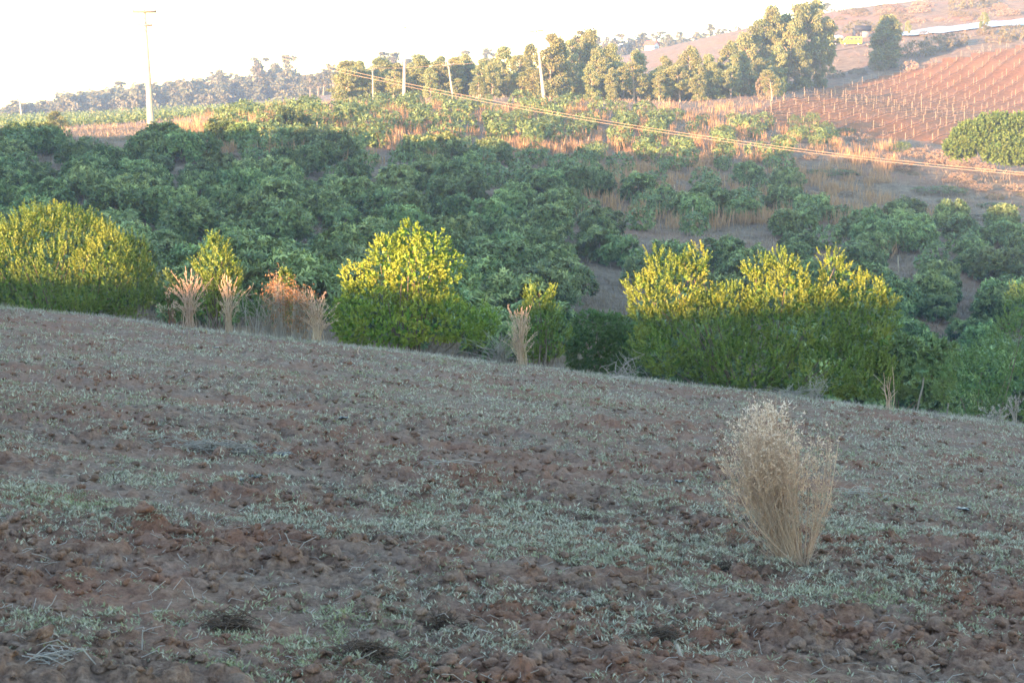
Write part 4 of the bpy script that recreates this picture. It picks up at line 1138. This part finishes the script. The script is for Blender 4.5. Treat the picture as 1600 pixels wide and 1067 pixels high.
def build_eucs():
    r = rng_(66)
    def tree(pr, px, base_py, top_py, Y, label, group=None, wide=1.0):
        q = P(px, base_py, Y); z = float(base(np.array([q[0]]), np.array([Y]))[0])
        top = P(px, top_py, Y)[2]; s = max(.15, (top - z) / 10.2)
        return place(pr, "eucalyptus_tree", (q[0], Y, z - .1), r.uniform(0, 6.28), (s * wide, s * wide, s), label, "eucalyptus tree", group)
    # the sunlit grove behind the orchard crest: px, top, distance, style, width
    grove = [(545, 104, 262, 1, 1.2), (563, 94, 262, 0, 1.2), (600, 112, 265, 1, 1.1), (622, 96, 270, 0, 1.2), (585, 118, 262, 1, 1.2), (642, 98, 270, 0, 1.1), (655, 90, 275, 1, 1.2), (672, 104, 262, 0, 1.2), (690, 86, 280, 0, 1.2), (712, 88, 270, 1, 1.3), (735, 84, 275, 0, 1.2), (752, 90, 262, 1, 1.2), (770, 96, 258, 0, 1.2), (790, 72, 275, 0, 1.3), (812, 84, 262, 1, 1.2), (830, 66, 268, 0, 1.1),
             (860, 50, 256, 0, 1.25), (876, 70, 258, 0, 1.1), (893, 60, 280, 1, 1.1), (905, 42, 290, 2, 1.0), (925, 46, 285, 0, 1.0), (935, 75, 275, 0, 1.1), (925, 100, 258, 0, 1.2), (955, 104, 256, 0, 1.1), (958, 66, 285, 0, 1.0), (975, 96, 268, 1, 1.0), (992, 76, 275, 1, 1.0), (1010, 122, 262, 0, 1.2), (1036, 86, 272, 0, 1.1), (1030, 118, 260, 1, 1.1), (1062, 92, 268, 1, 1.1), (1078, 70, 275, 0, 1.15), (1090, 100, 262, 1, 1.1), (1108, 84, 272, 0, 1.1), (1122, 96, 275, 1, 1), (1140, 62, 285, 0, 1.05), (1142, 85, 272, 1, 1.0), (1160, 80, 290, 0, 1.1), (1170, 50, 295, 0, 1.1), (1178, 90, 285, 1, 1.1), (1190, 28, 300, 1, 1.0), (1205, 8, 302, 0, .9), (1218, 20, 306, 0, 1.0), (1232, 30, 300, 1, 1.0), (1242, 4, 305, 1, .8), (1262, 2, 305, 1, .9), (1274, -4, 308, 1, .9), (1286, 26, 310, 1, .9), (1250, 60, 298, 0, 1.2), (1215, 70, 294, 0, 1.2), (1280, 70, 305, 0, .9), (1196, 100, 285, 0, 1.2)]
    for px in np.arange(542, 1215, 8.5):
        tp0 = 108 if px < 1100 else 98
        grove.append((px + r.normal() * 3, tp0 + r.normal() * 9, 262 + r.uniform(-4, 30) + max(0, px - 1100) * .25, int(r.random() < .3), r.uniform(1.6, 2.4)))
    made = []
    for i, (px, tp, Y, st, w) in enumerate(grove):
        pr = (EC, EO, EM)[st]; zone = "left of the upright middle pole" if px < 631 else "between the upright and the braced poles" if px < 700 else "between the two middle poles" if px < 845 else "right of the rightmost pole" if px < 1000 else "between the white house and the vineyard" if px < 1160 else "in the stand left of the yellow van"
        size = "tall" if 158 - tp > 75 else "mid height" if 158 - tp > 50 else "low"
        form = "dense narrow" if st == 0 else "open crowned"
        lb = f"{size} {form} eucalyptus {zone}"
        made.append((lb, px, tree(pr[i % len(pr)], px, 158, tp, Y, lb, lb.replace("eucalyptus", "eucalyptus trees"), w)))
    ordinals(made); made = []
    tree(euc_protos('col', (91,), M['euc'])[0], 1383, 118, 22, 330, "lone bushy eucalyptus standing on the bank above the vineyard", None, 1.5)
    tree(EO[2], 1536, 62, 18, 370, "small lone tree in front of the pale plastic strip")
    tree(EO[1], 1418, 58, 32, 388, "thin small tree right of the lone bushy eucalyptus")
    tree(EC[0], 88, 232, 172, 200, "pale yellowish shrubby tree behind the left orchard trees", None, 2.0)
    tree(EC[2], 105, 232, 185, 205, "dull green shrubby tree right of the pale yellowish one", None, 1.6)
    tree(EO[3], 1205, 160, 108, 262, "low pale tree at the left corner of the vineyard", None, 1.5)
    tree(EC[0], 325, 195, 176, 260, "tiny green tree on the plateau right of the tallest pole", None, 2.2)
    tree(EC[3], 365, 195, 172, 260, "small dull green tree on the plateau left of the crest row", None, 2.2)
    # hazy forest far behind
    far = [(0, 172), (18, 160), (35, 172), (52, 165), (62, 172), (75, 160), (92, 162), (110, 158), (125, 140), (138, 152), (150, 158), (165, 143), (180, 150), (190, 124), (202, 140), (215, 134), (228, 140), (236, 127), (250, 138), (270, 126), (283, 136), (292, 138), (303, 130), (318, 124), (335, 108), (348, 112), (352, 124), (368, 110), (382, 134), (395, 140), (407, 88), (418, 100), (430, 96), (445, 82), (456, 118), (470, 116), (485, 112), (498, 112), (506, 106), (522, 98), (535, 100), (548, 98), (560, 100), (602, 78), (612, 80), (595, 90), (640, 86), (660, 86), (725, 76), (765, 74), (900, 60), (940, 50), (955, 56), (965, 50), (985, 58), (1000, 52), (1012, 44), (1022, 52), (1035, 46), (1045, 52), (1060, 48), (1072, 54), (1085, 46), (1098, 50), (1110, 36), (1122, 44), (1135, 40), (1150, 38), (1290, 2), (980, 62), (1050, 60), (925, 62)]
    for i, (px, tp) in enumerate(far):
        zone = "at the left edge" if px < 100 else "left of the tallest pole" if px < 235 else "right of the tallest pole" if px < 395 else "around the tall pair left of the grove" if px < 480 else "above the pink slope" if px < 575 else "peeping over the sunlit grove" if px < 905 else ("above the white house" if px < 1040 else "on the skyline left of the orange slope")
        lb = f"hazy far eucalyptus {zone}"
        if px == 407: lb = "left one of two tall eucalyptus trees left of the sunlit grove"
        if px == 445: lb = "tallest hazy eucalyptus with layered crown left of the sunlit grove"
        if px == 190: lb = "umbrella crowned hazy eucalyptus left of the tallest pole"
        if px == 335: lb = "broad domed hazy eucalyptus right of the tallest pole"
        Y = 590 + r.uniform(-25, 25) if px < 900 else 640 + r.uniform(-20, 20)
        if 480 <= px < 575: Y = 520
        made.append((lb, px, tree(EM[i % 5], px, 190, tp, Y, lb, lb.replace("eucalyptus", "eucalyptus trees") if "hazy far" in lb else None, 1.0 if px < 900 else .8)))
    ordinals(made)
    # lower trees filling the far wood
    fm = MB()
    A, Fd, Cc = None, None, None
    srcs = [euc_variant(70 + k, 'open', .11)[0] for k in range(2)]
    arr = []
    for me in srcs:
        n = len(me.vertices); v = np.empty(n * 3, np.float32); me.vertices.foreach_get("co", v); c = np.empty(n * 4, np.float32); me.color_attributes["Col"].data.foreach_get("color", c)
        arr.append((v.reshape(-1, 3), c.reshape(-1, 4)[:, :3]))
    for i in range(230):
        px = r.uniform(-10, 600) if i < 185 else r.uniform(900, 1160); prof = np.interp(px, [0, 125, 235, 340, 450, 530, 600, 900, 1160], [160, 142, 128, 116, 110, 104, 100, 62, 46])
        Y = r.uniform(560, 600) if px < 700 else 640
        if 480 < px < 600: Y = 535
        q = P(px, 190, Y); z = float(base(np.array([q[0]]), np.array([Y]))[0]); top = P(px, prof + r.normal() * 5 + 4, Y)[2]; s = (top - z) / 10.2 * r.uniform(.9, 1.25); z -= s * 2.2
        if s < .1: continue
        v, c = arr[i % 2]; a = r.uniform(0, 6.28); R_ = np.array([[math.cos(a), -math.sin(a), 0], [math.sin(a), math.cos(a), 0], [0, 0, 1]])
        fm.add((v @ R_.T) * np.array([s * 1.6, s * 1.6, s]) + np.array([q[0], Y, z]), np.arange(len(v)).reshape(-1, 4), c)
    tag(link("far_woodland", fm.mesh("far_woodland"), M['eucf']), "hazy mass of lower trees in the far forest", "woodland", kind='stuff')
build_eucs()

# crop strips on the far plateau
def build_plateau():
    r = rng_(8); C = []
    for Y in np.arange(265, 440, 9.0):
        for px in np.arange(-10, 470, 5.0):
            q = P(px, 195, Y); C.append((q[0] + r.normal() * .3, Y + r.normal() * .4, 0))
    C = np.array(C); C[:, 2] = H(C[:, 0], C[:, 1]); px, py = project(C[:, 0], C[:, 1], C[:, 2]); 
    k = (px < 330 + (200 - py) * 5); C = C[k]
    m = 12; A = np.repeat(C, m, 0) + r.normal(size=(len(C) * m, 3)) * np.array([.7, .5, .35]) + np.array([0, 0, .5])
    V, F, c = leaves(A, unit(r.normal(size=A.shape)), unit(r.normal(size=A.shape)), r.uniform(.4, .8, len(A)), .35, r.random((len(A), 3)) * np.array([1, .8, 1]))
    tag(link("plateau_crop", MB().add(V, F, c).mesh("plateau_crop"), M['grn']), "rows of low green crop on the far plateau at left", "crop", kind='stuff')
build_plateau()

# ------------------------------------------------------------------ vineyard trellis
def build_vineyard():
    r = rng_(17)
    pm = [post_mesh(1.4, .026, .022, 60 + i, 5) for i in range(3)]
    for m in pm: m.materials.append(M['post'])
    # rows: (first pixel, last pixel) along the ground
    order = ["lowest", "second lowest", "third lowest", "fourth lowest", "fifth lowest", "sixth lowest", "seventh lowest", "eighth lowest", "eighth highest", "seventh highest", "sixth highest", "fifth highest", "fourth highest", "third highest", "second highest", "topmost"]
    rows = []
    for k in range(16):
        nn = -51.2 - 3.2 * k; tt = np.arange(150, 420, 1.0)
        X = .869 * nn + .495 * tt; Y = -.495 * nn + .869 * tt
        px, py = project(X, Y, base(X, Y)); inn = np.nonzero(inpoly(px, py, VINE_POLY) & (Y > 205) & (Y < 360) & (px < 1640))[0]
        if len(inn) > 12:
            e = [np.array([X[i], Y[i], float(H(X[i:i + 1], Y[i:i + 1])[0])]) for i in (inn[0], inn[-1])]; rows.append(e)
    for (g0, g1), nm in zip(rows, order):
        L = np.linalg.norm((g1 - g0)[:2]); n = max(2, int(L / 5.2))
        root = tag(empty("trellis_row", g0), f"{nm} row of pale vineyard posts on red soil", "vineyard row")
        pts = []
        for i in range(n + 1):
            q = g0 + (g1 - g0) * min(1, max(0, (i + r.normal() * .16) / n)); z = float(H(np.array([q[0]]), np.array([q[1]]))[0]); p = np.array([q[0], q[1], z]); pts.append(p)
            link("post", pm[i % 3], None, root, p - g0, (r.normal() * .03, r.normal() * .03, 0), (1, 1, r.uniform(.85, 1.1)))
        fine = []
        for i in range(n * 4 + 1):
            q = g0 + (g1 - g0) * i / (n * 4); fine.append(np.array([q[0], q[1], float(H(np.array([q[0]]), np.array([q[1]]))[0]) + .35 + .05 * r.normal()]) - g0)
        V, F = tube(fine, .05, 4); link("drip_hose", MB().add(V, F).mesh("drip_hose"), M['root'], root)
        for hgt in (0.75, 1.15):
            V, F = tube([p - g0 + np.array([0, 0, hgt]) for p in pts], .012, 3); link("wire", MB().add(V, F).mesh("wire"), M['wood'], root)
        # leafless young vines
        mb = MB()
        for i in range(int(n * 5)):
            q = g0 + (g1 - g0) * r.random(); p = np.array([q[0], q[1], float(H(np.array([q[0]]), np.array([q[1]]))[0])]) - g0
            V, F = tube([p, p + np.array([r.normal() * .1, 0, .5]), p + np.array([r.normal() * .25, r.normal() * .2, .9])], [.03, .025, .015], 3); mb.add(V, F)
        link("bare_vines", mb.mesh("bare_vines"), M['bark'], root)["kind"] = 'stuff'
build_vineyard()

# ------------------------------------------------------------------ poles and cables
def pole(px, base_py, top_px, top_py, Y, w0, w1, label, arms, seed=0):
    b = P(px, base_py, Y); z = float(base(np.array([b[0]]), np.array([Y]))[0]); t = P(top_px, top_py, Y)
    root = tag(empty("utility_pole", (b[0], Y, z)), label, "utility pole")
    ht = t[2] - z; lean = t[0] - b[0]
    mb = MB(); n = 10
    for k, (f0) in enumerate([0]):
        zz = np.linspace(-.4, ht, n); w = np.linspace(w0, w1, n) / 2
        for sx in (0,):
            V = []; 
            for q, ww in zip(zz, w):
                x0 = lean * max(0, q) / ht; V += [(x0 - ww, -ww * .7, q), (x0 + ww, -ww * .7, q), (x0 + ww, ww * .7, q), (x0 - ww, ww * .7, q)]
            F = [(i * 4 + j, i * 4 + (j + 1) % 4, (i + 1) * 4 + (j + 1) % 4, (i + 1) * 4 + j) for i in range(n - 1) for j in range(4)] + [((n - 1) * 4, (n - 1) * 4 + 1, (n - 1) * 4 + 2, (n - 1) * 4 + 3)]
            mb.add(np.array(V), np.array(F))
    link("shaft", mb.mesh("shaft"), M['conc'], root)
    tips = []
    for dz, wid, tilt, mat in arms:
        xz = lean * (ht - dz) / ht; V, F = box(0, 0, 0, wid, .14, .20); V[:, 2] += V[:, 0] * tilt
        link("crossarm", MB().add(V, F).mesh("crossarm"), M[mat], root, (xz, -.16, ht - dz))
        for sx in (-.46, 0.0, .46):
            V, F = tube([(0, 0, 0), (0, 0, .06), (0, 0, .1), (0, 0, .2)], [.03, .06, .04, .05], 6)
            link("insulator", MB().add(V, F).mesh("insulator"), M['steel'], root, (xz + sx * wid, -.16, ht - dz + .055 + sx * wid * tilt))
        for sx in (-1, 1):
            V, F = tube([(xz, -.2, ht - dz - .6), (xz + sx * wid * .3, -.2, ht - dz)], [.02, .02], 4); link("brace", MB().add(V, F).mesh("brace"), M['steel'], root)
        tips.append(np.array([b[0] + xz, Y - .16, z + ht - dz + .25]))
    return tips, wid
tA, _ = pole(237, 216, 226, 17, 131, .58, .20, "tallest concrete utility pole standing alone at the left with two crossarms", [(.10, 1.9, .0, 'wood'), (1.12, 1.2, -.1, 'steel')])
pole(631, 157, 632.5, 42, 232, .50, .17, "upright pale concrete pole behind the crest, left of the pole with braced crossarm", [(.1, .5, 0, 'steel')])
tB, _ = pole(708, 162, 699, 92, 250, .30, .16, "shorter pale pole with braced crossarm above the orchard crest", [(1.0, 1.8, .12, 'wood')])
tC, _ = pole(850, 155, 838, 48, 235, .52, .18, "rightmost concrete pole leaning left in front of a dense dark eucalyptus", [(.1, 2.0, .1, 'wood')])
pole(34, 190, 30, 149, 480, .55, .2, "far small utility pole at the left edge", [(.2, 2.0, 0, 'wood')])
tD, _ = pole(583, 160, 582, 108, 255, .22, .14, "thin pale pole half hidden among the trees at the left end of the grove", [(.1, .8, 0, 'wood')])
# pole beyond the right edge that carries the two cables
tE, _ = pole(2050, 300, 2050, 301, 110, .45, .2, "concrete pole beyond the right edge of the picture", [(.1, 1.4, 0, 'wood')])
def cable(a, b, sag, rad, label, n=40, group=None):
    t = np.linspace(0, 1, n)[:, None]; p = a + (b - a) * t; p[:, 2] -= (4 * sag * t * (1 - t))[:, 0]
    V, F = tube(p - a, rad, 5); o = link("cable", MB().add(V, F).mesh("cable", True), M['wire'], None, a); tag(o, label, "cable", group)
A_ = tA[1]; E_ = tE[0]
cable(A_ + np.array([.3, 0, .03]), E_ + np.array([0, 0, 0.05]), 2.5, .014, "upper of two sagging tan cables crossing the hillside to the right")
cable(A_ + np.array([-.3, 0, -.08]), E_ + np.array([0, 0, -0.10]), 2.52, .014, "lower of two sagging tan cables crossing the hillside to the right")
cable(tD[0], tB[0], .3, .015, "thin pale wire left of the pole with braced crossarm")
cable(tB[0], tC[0], 1.6, .015, "thin pale wire between the braced pole and the rightmost pole")

# ------------------------------------------------------------------ van, trailer, shed, sheeting, houses
M['vyel'] = plain("yellow_paint", (0.75, 0.50, 0.03), (0.70, 0.45, 0.03), 2, .35)
M['glass'] = plain("dark_window_glass", (0.05, 0.06, 0.07), (0.04, 0.05, 0.06), 2, .1)
M['rub'] = plain("tyre_rubber", (0.025, 0.025, 0.025), None, 5, .9)
M['hub'] = plain("wheel_rim", (0.5, 0.5, 0.5), None, 5, .4)
M['roofd'] = plain("dark_roof_sheet", (0.02, 0.025, 0.045), (0.015, 0.02, 0.035), 2, .6)
M['wallg'] = plain("pale_block_wall", (0.22, 0.22, 0.24), (0.17, 0.17, 0.19), 2, .9)
M['wallw'] = plain("white_plaster", (0.75, 0.72, 0.68), (0.65, 0.62, 0.58), 2, .9)
M['tile'] = plain("red_roof", (0.45, 0.10, 0.06), (0.35, 0.08, 0.05), 4, .8)
M['film'] = plain("pale_plastic_sheet", (0.26, 0.31, 0.40), (0.20, 0.24, 0.32), .4, .35)
M['road'] = plain("dirt_track", (0.22, 0.155, 0.115), (0.16, 0.11, 0.08), .5, .95)
M['lamp'] = plain("lamp_glass", (0.7, 0.7, 0.65), None, 3, .2)

def prism(profile, y0, y1):
    n = len(profile); V = [(x, y0, z) for x, z in profile] + [(x, y1, z) for x, z in profile]
    bm = bmesh.new(); vs = [bm.verts.new(v) for v in V]
    bm.faces.new(vs[:n]); bm.faces.new(vs[n:][::-1])
    for i in range(n): bm.faces.new((vs[i], vs[n + i], vs[n + (i + 1) % n], vs[(i + 1) % n]))
    bmesh.ops.recalc_face_normals(bm, faces=bm.faces[:])
    return bm
def bm_obj(name, bm, mat, parent, loc=None, bevel=0):
    if bevel: bmesh.ops.bevel(bm, geom=bm.edges[:], offset=bevel, segments=2, affect='EDGES')
    me = bpy.data.meshes.new(name); bm.to_mesh(me); bm.free(); return link(name, me, mat, parent, loc)
def wheel(parent, x, y, rad, w=.2):
    wroot = bm_obj("wheel", cyl(rad, w, 20), M['rub'], parent, (x, y, rad)); bm_obj("rim", cyl(rad * .55, w + .03, 14), M['hub'], wroot)
def cyl(rad, w, n):
    bm = bmesh.new(); bmesh.ops.create_cone(bm, cap_ends=True, segments=n, radius1=rad, radius2=rad, depth=w)
    bmesh.ops.rotate(bm, verts=bm.verts[:], matrix=__import__('mathutils').Matrix.Rotation(math.pi / 2, 3, 'X')); return bm

def build_van():
    g = ground(1330, 71)
    root = tag(empty("parked_van", g, math.radians(-6)), "yellow passenger van parked beside the dark roofed shed", "van")
    root.scale = (1.0,) * 3
    prof = [(-2.3, .35), (-2.32, .85), (-2.15, 1.05), (-1.75, 1.12), (-1.25, 1.75), (-1.0, 1.9), (2.1, 1.92), (2.28, 1.7), (2.32, .4)]
    bm_obj("body", prism(prof, -.85, .85), M['vyel'], root, None, .05)
    for y in (-.862, .862):
        for x0, x1 in ((-1.25, -.55), (-.45, .45), (.55, 1.3), (1.4, 2.1)):
            bm = prism([(x0 + (.0), 1.15), (x0 + (.35 if x0 < -1 else 0), 1.72), (x1, 1.72), (x1, 1.15)], y - .012, y + .012); bm_obj("side_window", bm, M['glass'], root)
    bm_obj("windscreen", prism([(-1.79, 1.16), (-1.33, 1.73), (-1.30, 1.72), (-1.76, 1.14)], -.72, .72), M['glass'], root)
    for y in (-.65, .65):
        V, F = box(-2.33, y, .72, .05, .22, .18); link("headlight", MB().add(V, F).mesh("headlight"), M['lamp'], root)
    V, F = box(-2.34, 0, .42, .1, 1.7, .14); link("bumper", MB().add(V, F).mesh("bumper"), M['steel'], root)
    for x in (-1.55, 1.5):
        for y in (-.78, .78): wheel(root, x, y, .34)
build_van()
def build_trailer():
    g = ground(1299, 71)
    root = tag(empty("farm_trailer", g, math.radians(-6)), "dark low farm trailer with a dark wheel left of the yellow van", "trailer")
    V, F = box(0, 0, .75, 3.6, 1.6, .16); link("bed", MB().add(V, F).mesh("bed"), M['roofd'], root)
    V, F = box(-2.5, 0, .6, 1.5, .1, .1); link("drawbar", MB().add(V, F).mesh("drawbar"), M['roofd'], root)
    V, F = box(0, .78, 1.0, 3.6, .05, .35); link("side_board", MB().add(V, F).mesh("side_board"), M['roofd'], root)
    for y in (-.75, .75): wheel(root, .8, y, .42, .25)
    g = ground(1307, 62); V, F = clod_variant(9, 3); V = V * np.array([1.9, 1.0, 1.3])
    o = link("white_heap", np_mesh("white_heap", V, [F], None, True), M['film'], None, (g[0], g[1], g[2] + .25)); tag(o, "heap under white plastic behind the dark trailer", "heap")
build_trailer()
def build_shed():
    g = ground(1345, 60)
    root = tag(empty("shed", g, math.radians(6)), "small shed with dark lean-to roof and pale block wall behind the yellow van", "shed")
    V, F = box(.9, 0, .9, 1.8, 2.0, 1.8); link("wall", MB().add(V, F).mesh("wall"), M['wallg'], root)
    for x in (-1.7, -.2):
        for y in (-1, 1): V, F = box(x, y, 1.15, .12, .12, 2.3); link("post", MB().add(V, F).mesh("post"), M['roofd'], root)
    V, F = box(-1.75, 0, 1.1, .08, 1.9, 2.0); link("side_panel", MB().add(V, F).mesh("side_panel"), M['roofd'], root)
    bm = prism([(-2.1, 2.3), (2.2, 2.75), (2.2, 2.65), (-2.1, 2.2)], -1.6, 1.4)
    o = bm_obj("roof", bm, M['roofd'], root)
    V, F = box(0, 0, 0, 4.2, .06, 1.3); link("hanging_sheet", MB().add(V, F).mesh("hanging_sheet"), M['roofd'], root, (0, -1.45, 2.2))
build_shed()
def strip(name, pts, w, mat, dz, label, cat, kind=None, ripple=.0):
    """band laid on the ground through picture points"""
    G = np.array([ground(*p) for p in pts]); t = np.linspace(0, len(G) - 1, 60)
    X = np.interp(t, range(len(G)), G[:, 0]); Y = np.interp(t, range(len(G)), G[:, 1])
    T = unit(np.stack([np.gradient(X), np.gradient(Y)], -1)); Nn = np.stack([-T[:, 1], T[:, 0]], -1)
    V = []; m = 9
    for j in range(m):
        o_ = (j / (m - 1) - .5) * w; x = X + Nn[:, 0] * o_; y = Y + Nn[:, 1] * o_
        V.append(np.stack([x, y, H(x, y) + dz + ripple * np.sin(j * 2.1 + np.arange(60) * .5)], -1))
    V = np.array(V).reshape(-1, 3); idx = np.arange(m * 60).reshape(m, 60)
    Q = np.stack([idx[:-1, :-1], idx[:-1, 1:], idx[1:, 1:], idx[1:, :-1]], -1).reshape(-1, 4)
    o = link(name, np_mesh(name, V, [Q], None, True), mat); tag(o, label, cat, None, kind); return o
strip("plastic_sheeting", [(1398, 58), (1440, 52), (1500, 46), (1550, 41), (1640, 33)], 13, M['film'], .35, "long strip of pale bluish plastic sheeting along the bank at top right", "plastic sheeting", None, .05)
strip("dirt_track", [(1240, 105), (1290, 82), (1340, 73), (1390, 64)], 5, M['road'], .12, "dirt track leading past the yellow van", None, 'structure')

def house(px, py, Y, w, d, h, label, rot, name="farmhouse"):
    q = P(px, py, Y); z = float(base(np.array([q[0]]), np.array([Y]))[0])
    root = tag(empty(name, (q[0], Y, z - .2), rot), label, "house")
    bm_obj("wall", prism([(-w / 2, 0), (-w / 2, h), (0, h + w * .28), (w / 2, h), (w / 2, 0)], -d / 2, d / 2), M['wallw'], root)
    for s in (-1, 1):
        rf = prism([(0, h + w * .28 + .02), (0, h + w * .28 + .22), (s * (w / 2 + .5), h - .10), (s * (w / 2 + .5), h - .28)], -d / 2 - .4, d / 2 + .4); bm_obj("roof", rf, M['tile'], root)
    for x in (-w * .25, w * .25):
        V, F = box(x, -d / 2 - .01, h * .55, w * .14, .06, h * .35); link("window", MB().add(V, F).mesh("window"), M['glass'], root)
    V, F = box(0, -d / 2 - .01, h * .38, w * .13, .06, h * .7); link("door", MB().add(V, F).mesh("door"), M['roofd'], root)
house(1018, 118, 540, 4.0, 3.2, 2.0, "white house with red roof half hidden in the trees below the orange slope", math.radians(60))
house(196, 195, 540, 3, 2.5, 1.6, "tiny white hut at the foot of the far forest left of the tallest pole", .2, "hut")
house(150, 195, 545, 2.5, 2.5, 1.5, "tiny pale hut farther left at the foot of the far forest", -.2, "hut")

# ------------------------------------------------------------------ haze
def build_haze():
    V, F = box(0, 330, 32, 960, 1265, 104)
    m = bpy.data.materials.new("haze"); m.use_nodes = True; t = m.node_tree
    t.nodes.remove(t.nodes["Principled BSDF"]); v = t.nodes.new("ShaderNodeVolumePrincipled")
    v.inputs["Color"].default_value = (0.42, 0.62, 1.0, 1); v.inputs["Density"].default_value = HAZE
    v.inputs["Anisotropy"].default_value = 0.0
    t.links.new(v.outputs[0], t.nodes["Material Output"].inputs["Volume"])
    o = link("haze", np_mesh("haze", V, [F]), m); o["kind"] = 'stuff'; o["label"] = "thin pale haze filling the valley air"
HAZE = 0.00036
build_haze()
